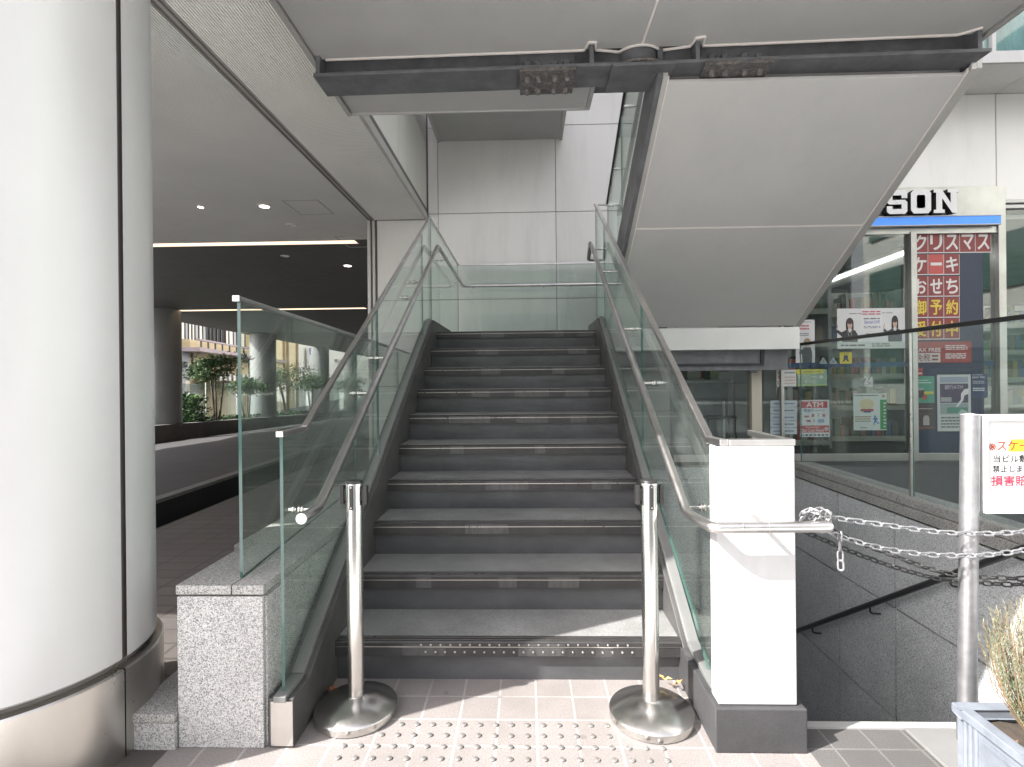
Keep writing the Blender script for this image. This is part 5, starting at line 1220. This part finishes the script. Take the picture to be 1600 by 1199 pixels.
for i, y in enumerate((16.3, 25.2, 36.0, 46.5)):
    x = fx(y)-0.55; z = fz(y)+0.42
    t = thing("round_column", ["pale round column on the planter wall, nearest to the big silver column", "grey round column on the planter wall, the widest seen through the tall glass screen", "grey round column on the planter wall behind the slanting stair rail", "farthest round column of the passage, next to the white wall frame"][i], "column", (x, y, z), "columns along the passage", kind="thing")
    MB().lathe([(0.58, 0.0), (0.58, ZC-z+.02)], (x, y, z), 40).build("shaft", surf('grey_column_paint', (0.20, 0.205, 0.20), 0.4, 0.1, 0.08, 2) if 'grey_column_paint' not in bpy.data.materials else bpy.data.materials['grey_column_paint'], t)
    MB().lathe([(0.585, 0.0), (0.585, 0.12)], (x, y, z), 40).build("base_ring", M['dsteel'], t)
fg = thing("glass_fence", "low glass fence behind the planter plants on the street side", "fence", (-12.5, 20, 0))
for a, c in zip(range(6, 56, 3), range(9, 59, 3)):
    A0, A1 = fx(a)-1.35, fx(c)-1.35
    MB().hexa([(A0, a+.03, fz(a)+.4), (A0+.02, a+.03, fz(a)+.4), (A1+.02, c-.03, fz(c)+.4), (A1, c-.03, fz(c)+.4), (A0, a+.03, 1.26), (A0+.02, a+.03, 1.26), (A1+.02, c-.03, 1.26), (A1, c-.03, 1.26)]).build("glass_pane", M['guard'], fg)
fence_p = MB()
for a in range(6, 57, 3): fence_p.box(fx(a)-1.37, fx(a)-1.33, a-.02, a+.02, fz(a)+.4, 1.28)
fence_p.build("posts", M['steel'], fg)
GRN = [leafm('leaf_deep', (0.035, 0.075, 0.030)), leafm('leaf_mid', (0.065, 0.125, 0.048)), leafm('leaf_light', (0.12, 0.19, 0.075))]
def tree(name, label, cat, x, y, zb, hgt, rad, seed, group, stems=3, low=0.45):
    g = random.Random(seed); t = thing(name, label, cat, (x, y, zb), group)
    tr = MB(); lf = MB(); tips = []
    for s in range(stems):
        a = g.random()*6.28; p = Vector((x+0.08*math.cos(a), y+.08*math.sin(a), zb))
        q = p+Vector((0.12*math.cos(a), 0.12*math.sin(a), hgt*low)); r_ = Vector((x+rad*.45*math.cos(a), y+rad*.45*math.sin(a), zb+hgt*.82))
        tr.tube([p, q, r_], .03, 7, rr=[.045, .032, .012])
        for k in range(6):
            s2 = 0.3+0.12*k; m_ = q+(r_-q)*s2; aa = g.random()*6.28
            e = m_+Vector((math.cos(aa), math.sin(aa), 0.35))*rad*(0.5+0.5*g.random()); tr.tube([m_, e], .01, 5, rr=[.012, .005]); tips.append(e)
        tips.append(r_)
    tr.build("trunk", paint((0.11, 0.085, 0.065)), t)
    for e in tips:
        for k in range(95):
            d = Vector((g.gauss(0, 1), g.gauss(0, 1), g.gauss(0, .65)))*rad*0.24; p = e+d
            a = Vector((g.gauss(0, 1), g.gauss(0, 1), g.gauss(0, .5))).normalized(); c = a.cross(Vector((g.random(), g.random(), 1))).normalized(); L2 = 0.052+.045*g.random()
            lf.face([p-a*L2, p+c*L2*.38, p+a*L2, p-c*L2*.38], g.choice((0, 0, 1, 1, 2)))
    lf.build("crown", GRN, t)
def on_line(u, y): return at(u, 600, Y=y).x
TG = "small trees along the street side planter"
tree("small_tree", "small multi-stemmed leafy tree before the roller shutter, clear of the glass screen", "tree", on_line(338, 19.0), 19.0, -0.05, 2.55, 0.72, 11, TG, 4, .42)
tree("small_tree", "leafy tree between the two round columns seen through the glass screen", "tree", on_line(448, 27.5), 27.5, -0.4, 2.5, 1.25, 12, TG, 4, .3)
tree("small_tree", "small tree close to the third column under the white vertical sign", "tree", on_line(486, 31), 31, -0.5, 2.3, .8, 13, TG, 3, .4)
tree("small_tree", "distant small tree beside the farthest round column", "tree", on_line(540, 42), 42, -1.0, 2.6, 1.2, 14, TG, 4, .3)
tree("small_tree", "low sparse young tree between the glass screen's front edge and the second column", "tree", on_line(384, 23), 23, -.3, 1.9, .6, 15, TG, 3, .4)
def bush(label, x0, x1, y0, y1, z, h_, n, seed):
    g = random.Random(seed); lf = MB()
    for k in range(n):
        s = g.random(); y = y0+(y1-y0)*s; x = x0+(x1-x0)*s+g.gauss(0, .3); zz = z(y)+h_*g.random()**1.3
        p = Vector((x, y, zz)); a = Vector((g.gauss(0, 1), g.gauss(0, 1), g.gauss(0, .7))).normalized(); c = a.cross(Vector((g.random(), g.random(), 1))).normalized(); L2 = 0.07+.05*g.random()
        lf.face([p-a*L2, p+c*L2*.4, p+a*L2, p-c*L2*.4], g.choice((0, 0, 1, 2)))
    t = lf.build("leafy_bush", GRN); return tag(t, label, "bush", "bushes in the long planter")
bush("low green bush at the left end of the planter under the shutter", on_line(284, 17.8), on_line(300, 19.5), 17.8, 19.5, lambda y: fz(y)+.45, 1.0, 1700, 3)
gc = MB(); g = random.Random(9)
for k in range(5200):
    y = 8+30*g.random(); x = fx(y)-.35-.8*g.random(); p = Vector((x, y, fz(y)+.44+.22*g.random()**2))
    a = Vector((g.gauss(0, 1), g.gauss(0, 1), g.gauss(0, .7))).normalized(); c = a.cross(Vector((g.random(), g.random(), 1))).normalized(); L2 = 0.05+.04*g.random()
    gc.face([p-a*L2, p+c*L2*.5, p+a*L2, p-c*L2*.5], g.choice((0, 0, 0, 1)))
tag(gc.build("ground_cover", GRN), "dark low ground cover along the top of the planter wall", "ground cover", kind="stuff")

# street buildings beyond, all standing along one street line
FD = Vector((-0.195, 1, 0)).normalized(); FP = Vector((-21.87, 34, 0)); FN = Vector((FD.y, -FD.x, 0))   # FN faces the passage
def fac(u, v, out=0.0):
    d = ray(u, v); o = FP+FN*out-Vector((0, 0, EYE)); t_ = o.dot(FN)/d.dot(FN); p = d*t_; return Vector((p.x, p.y, p.z+EYE))
def fslab(b, u0, u1, z0, z1, out0, out1, mi=0):
    """box on the facade between picture columns u0,u1 and heights z0,z1"""
    a, c = fac(u0, 591), fac(u1, 591)
    q = []
    for z in (z0, z1):
        for p, o in ((a, out1), (c, out1), (c, out0), (a, out0)): q.append((p.x+FN.x*o, p.y+FN.y*o, z))
    b.hexa(q, mi)
fz_at = lambda u, v: fac(u, v).z
cream = surf('cream_render', (0.50, 0.41, 0.25), 0.8, 0, 0.1, 2); greyr = surf('grey_render', (0.36, 0.37, 0.40), 0.8, 0, 0.08, 2); whiter = surf('white_render', (0.68, 0.66, 0.60), 0.8, 0, 0.06, 1)
bl = thing("street_house", "plain pale grey house wall at the left edge of the street view", "house", tuple(fac(280, 591)), "houses across the side street")
b = MB(); fslab(b, 200, 297, -3, 3.4, -6, 0); b.build("wall", greyr, bl)
b = MB(); fslab(b, 200, 297, 3.4, 9, -6, -.6); b.build("upper_wall", greyr, bl)
b = MB(); fslab(b, 280.5, 284.5, 2.2, 2.6, 0.02, .35); b.build("wall_lamp", M['dsteel'], bl); b = MB(); fslab(b, 288, 294, .7, 1.4, .01, .1); b.build("meter_box", whiter, bl)
bl = thing("street_house", "cream shop house with long balcony, striped awning and roller shutter", "house", tuple(fac(340, 591)), "houses across the side street")
b = MB(); fslab(b, 297.3, 402, -3, 4.1, -6, 0); b.build("wall", cream, bl); b = MB(); fslab(b, 270, 402, 4.1, 8.5, -6, -.9); b.build("upper_wall", cream, bl)
zb0, zb1 = 3.25, 4.05
b = MB(); fslab(b, 283, 402, zb0, zb0+.25, 0, 1.1); fslab(b, 283, 402, zb1-.12, zb1, .9, 1.1); b.build("balcony", surf('balcony_mauve', (0.33, 0.28, 0.30), .7, 0, .1, 3), bl)
for u in range(288, 402, 12): b = MB(); fslab(b, u, u+.7, zb0+.25, zb1-.12, .95, 1.05); b.build("balcony_post", M['dsteel'], bl)
rj = random.Random(8)
u = 275
while u < 398:
    w = 3.5+rj.random()*3.5*(1-(u-275)/260); k_ = rj.random()
    b = MB(); fslab(b, u, u+w, 4.2, 6.1, -.9, -.84); wdw = b.build("window", whiter if k_ < .55 else (M['black'] if k_ < .8 else paint((0.32, 0.34, 0.36))), bl)
    b = MB(); fslab(b, u+w, u+w+.9, 4.1, 6.2, -.9, -.78); b.build("frame", M['rail_d'], wdw)
    u += w+1.1
for u in (298.5, 344.5, 359, 388): b = MB(); fslab(b, u, u+2.0, 1.9, 3.2, 0, .12); b.build("pilaster", paint((0.10, 0.085, 0.07)), bl)
b = MB(); i = 0
for k in range(26):
    fslab(b, 297.8+k*4, 301.8+k*4, 1.75, 1.85, 0, 1.5, k % 2); fslab(b, 297.8+k*4, 301.8+k*4, 1.35, 1.75, 1.46, 1.5, k % 2)
b.build("awning", [whiter, paint((0.06, 0.07, 0.07))], bl)
b = MB()
for k in range(16): fslab(b, 298.5, 312, -1.5+k*.17, -1.5+k*.17+.15, 0.01, .06)
b.build("roller_shutter", paint((0.50, 0.50, 0.49)), bl)
bl = thing("street_house", "bright cream building with brown downpipes between the round columns", "house", tuple(fac(445, 591)), "houses across the side street")
b = MB(); fslab(b, 402.3, 462, -3, 10, -6, .1); b.build("wall", surf('bright_cream', (0.66, 0.56, 0.34), .8, 0, .06, 2), bl)
for u in (440.5, 446, 463 - 2): b = MB(); fslab(b, u, u+1.3, -2, 9, .1, .35); b.build("downpipe", paint((0.30, 0.20, 0.10)), bl)
b = MB(); fslab(b, 424, 441, 3.2, 3.5, .1, .5); b.build("ledge", paint((0.2, 0.16, 0.12)), bl)
bl = thing("street_house", "white building far down the side street behind the vertical sign", "house", tuple(fac(500, 591)), "houses across the side street")
b = MB(); fslab(b, 462.3, 590, -4, 14, -6, .2); b.build("wall", surf('bright_white', (0.78, 0.75, 0.66), .8, 0, .04, 2), bl)
b = MB(); fslab(b, 521, 553, 4.5, 4.9, .2, .6); b.build("ledge", paint((0.35, 0.32, 0.28)), bl)
vs = thing("vertical_sign", "white vertical shop sign with a blue top hanging over the side street", "sign", tuple(fac(479, 560)))
b = MB(); fslab(b, 473, 484.5, fz_at(478, 576), fz_at(478, 545), .5, .8); b.build("sign_box", paint((0.72, 0.70, 0.70)), vs)
b = MB(); fslab(b, 473.4, 484.2, fz_at(478, 555), fz_at(478, 545.4), .801, .83); b.build("blue_panel", paint((0.04, 0.06, 0.28)), vs)
b = MB(); fslab(b, 475, 482, fz_at(478, 553.5), fz_at(478, 547), .831, .85); b.build("emblem", paint((0.5, 0.5, 0.6)), vs)
b = MB(); fslab(b, 477.2, 479.0, fz_at(478, 573), fz_at(478, 558), .801, .83); b.build("small_print", paint((0.3, 0.32, 0.36)), vs)

t = thing("office_block", "pale sunlit office block with greenish window bands to the far right, opposite the store", "building", (18, -6, 0), "office blocks across the road", kind="thing")
MB().box(17, 27, -16, 3, 0, 18).build("wall", surf('pale_block_wall', (0.62, 0.62, 0.58), .8, 0, .08, .6), t)
for f in range(5):
    for q in range(6): MB().box(16.9, 17, -15.4+3*q, -13.2+3*q, 3.4*f+1.0, 3.4*f+2.9).build("window", surf('green_glass', (0.10, 0.17, 0.15), .12, 0, .2, 2) if 'green_glass' not in bpy.data.materials else bpy.data.materials['green_glass'], t)
# ================================================================== ACROSS THE STREET BEHIND THE CAMERA (seen only as reflections)
for i, (x0, x1, h_, c, lab) in enumerate(((-9, 4, 9, (0.44, 0.42, 0.38), "beige mid-rise office block across the road, the lower one"), (4.3, 20, 14, (0.30, 0.34, 0.34), "grey green office block across the road, the taller one"))):
    t = thing("office_block", lab, "building", ((x0+x1)/2, -24, 0), "office blocks across the road", kind="thing")
    MB().box(x0, x1, -34, -22, 0, h_).build("wall", surf('block_wall_%d' % i, c, .8, 0, .1, .6), t)
    for f in range(int(h_//3.2)): MB().box(x0+.4, x1-.4, -22, -21.9, 3.2*f+1, 3.2*f+2.5).build("window_band", paint((0.05, 0.07, 0.08), .15), t)
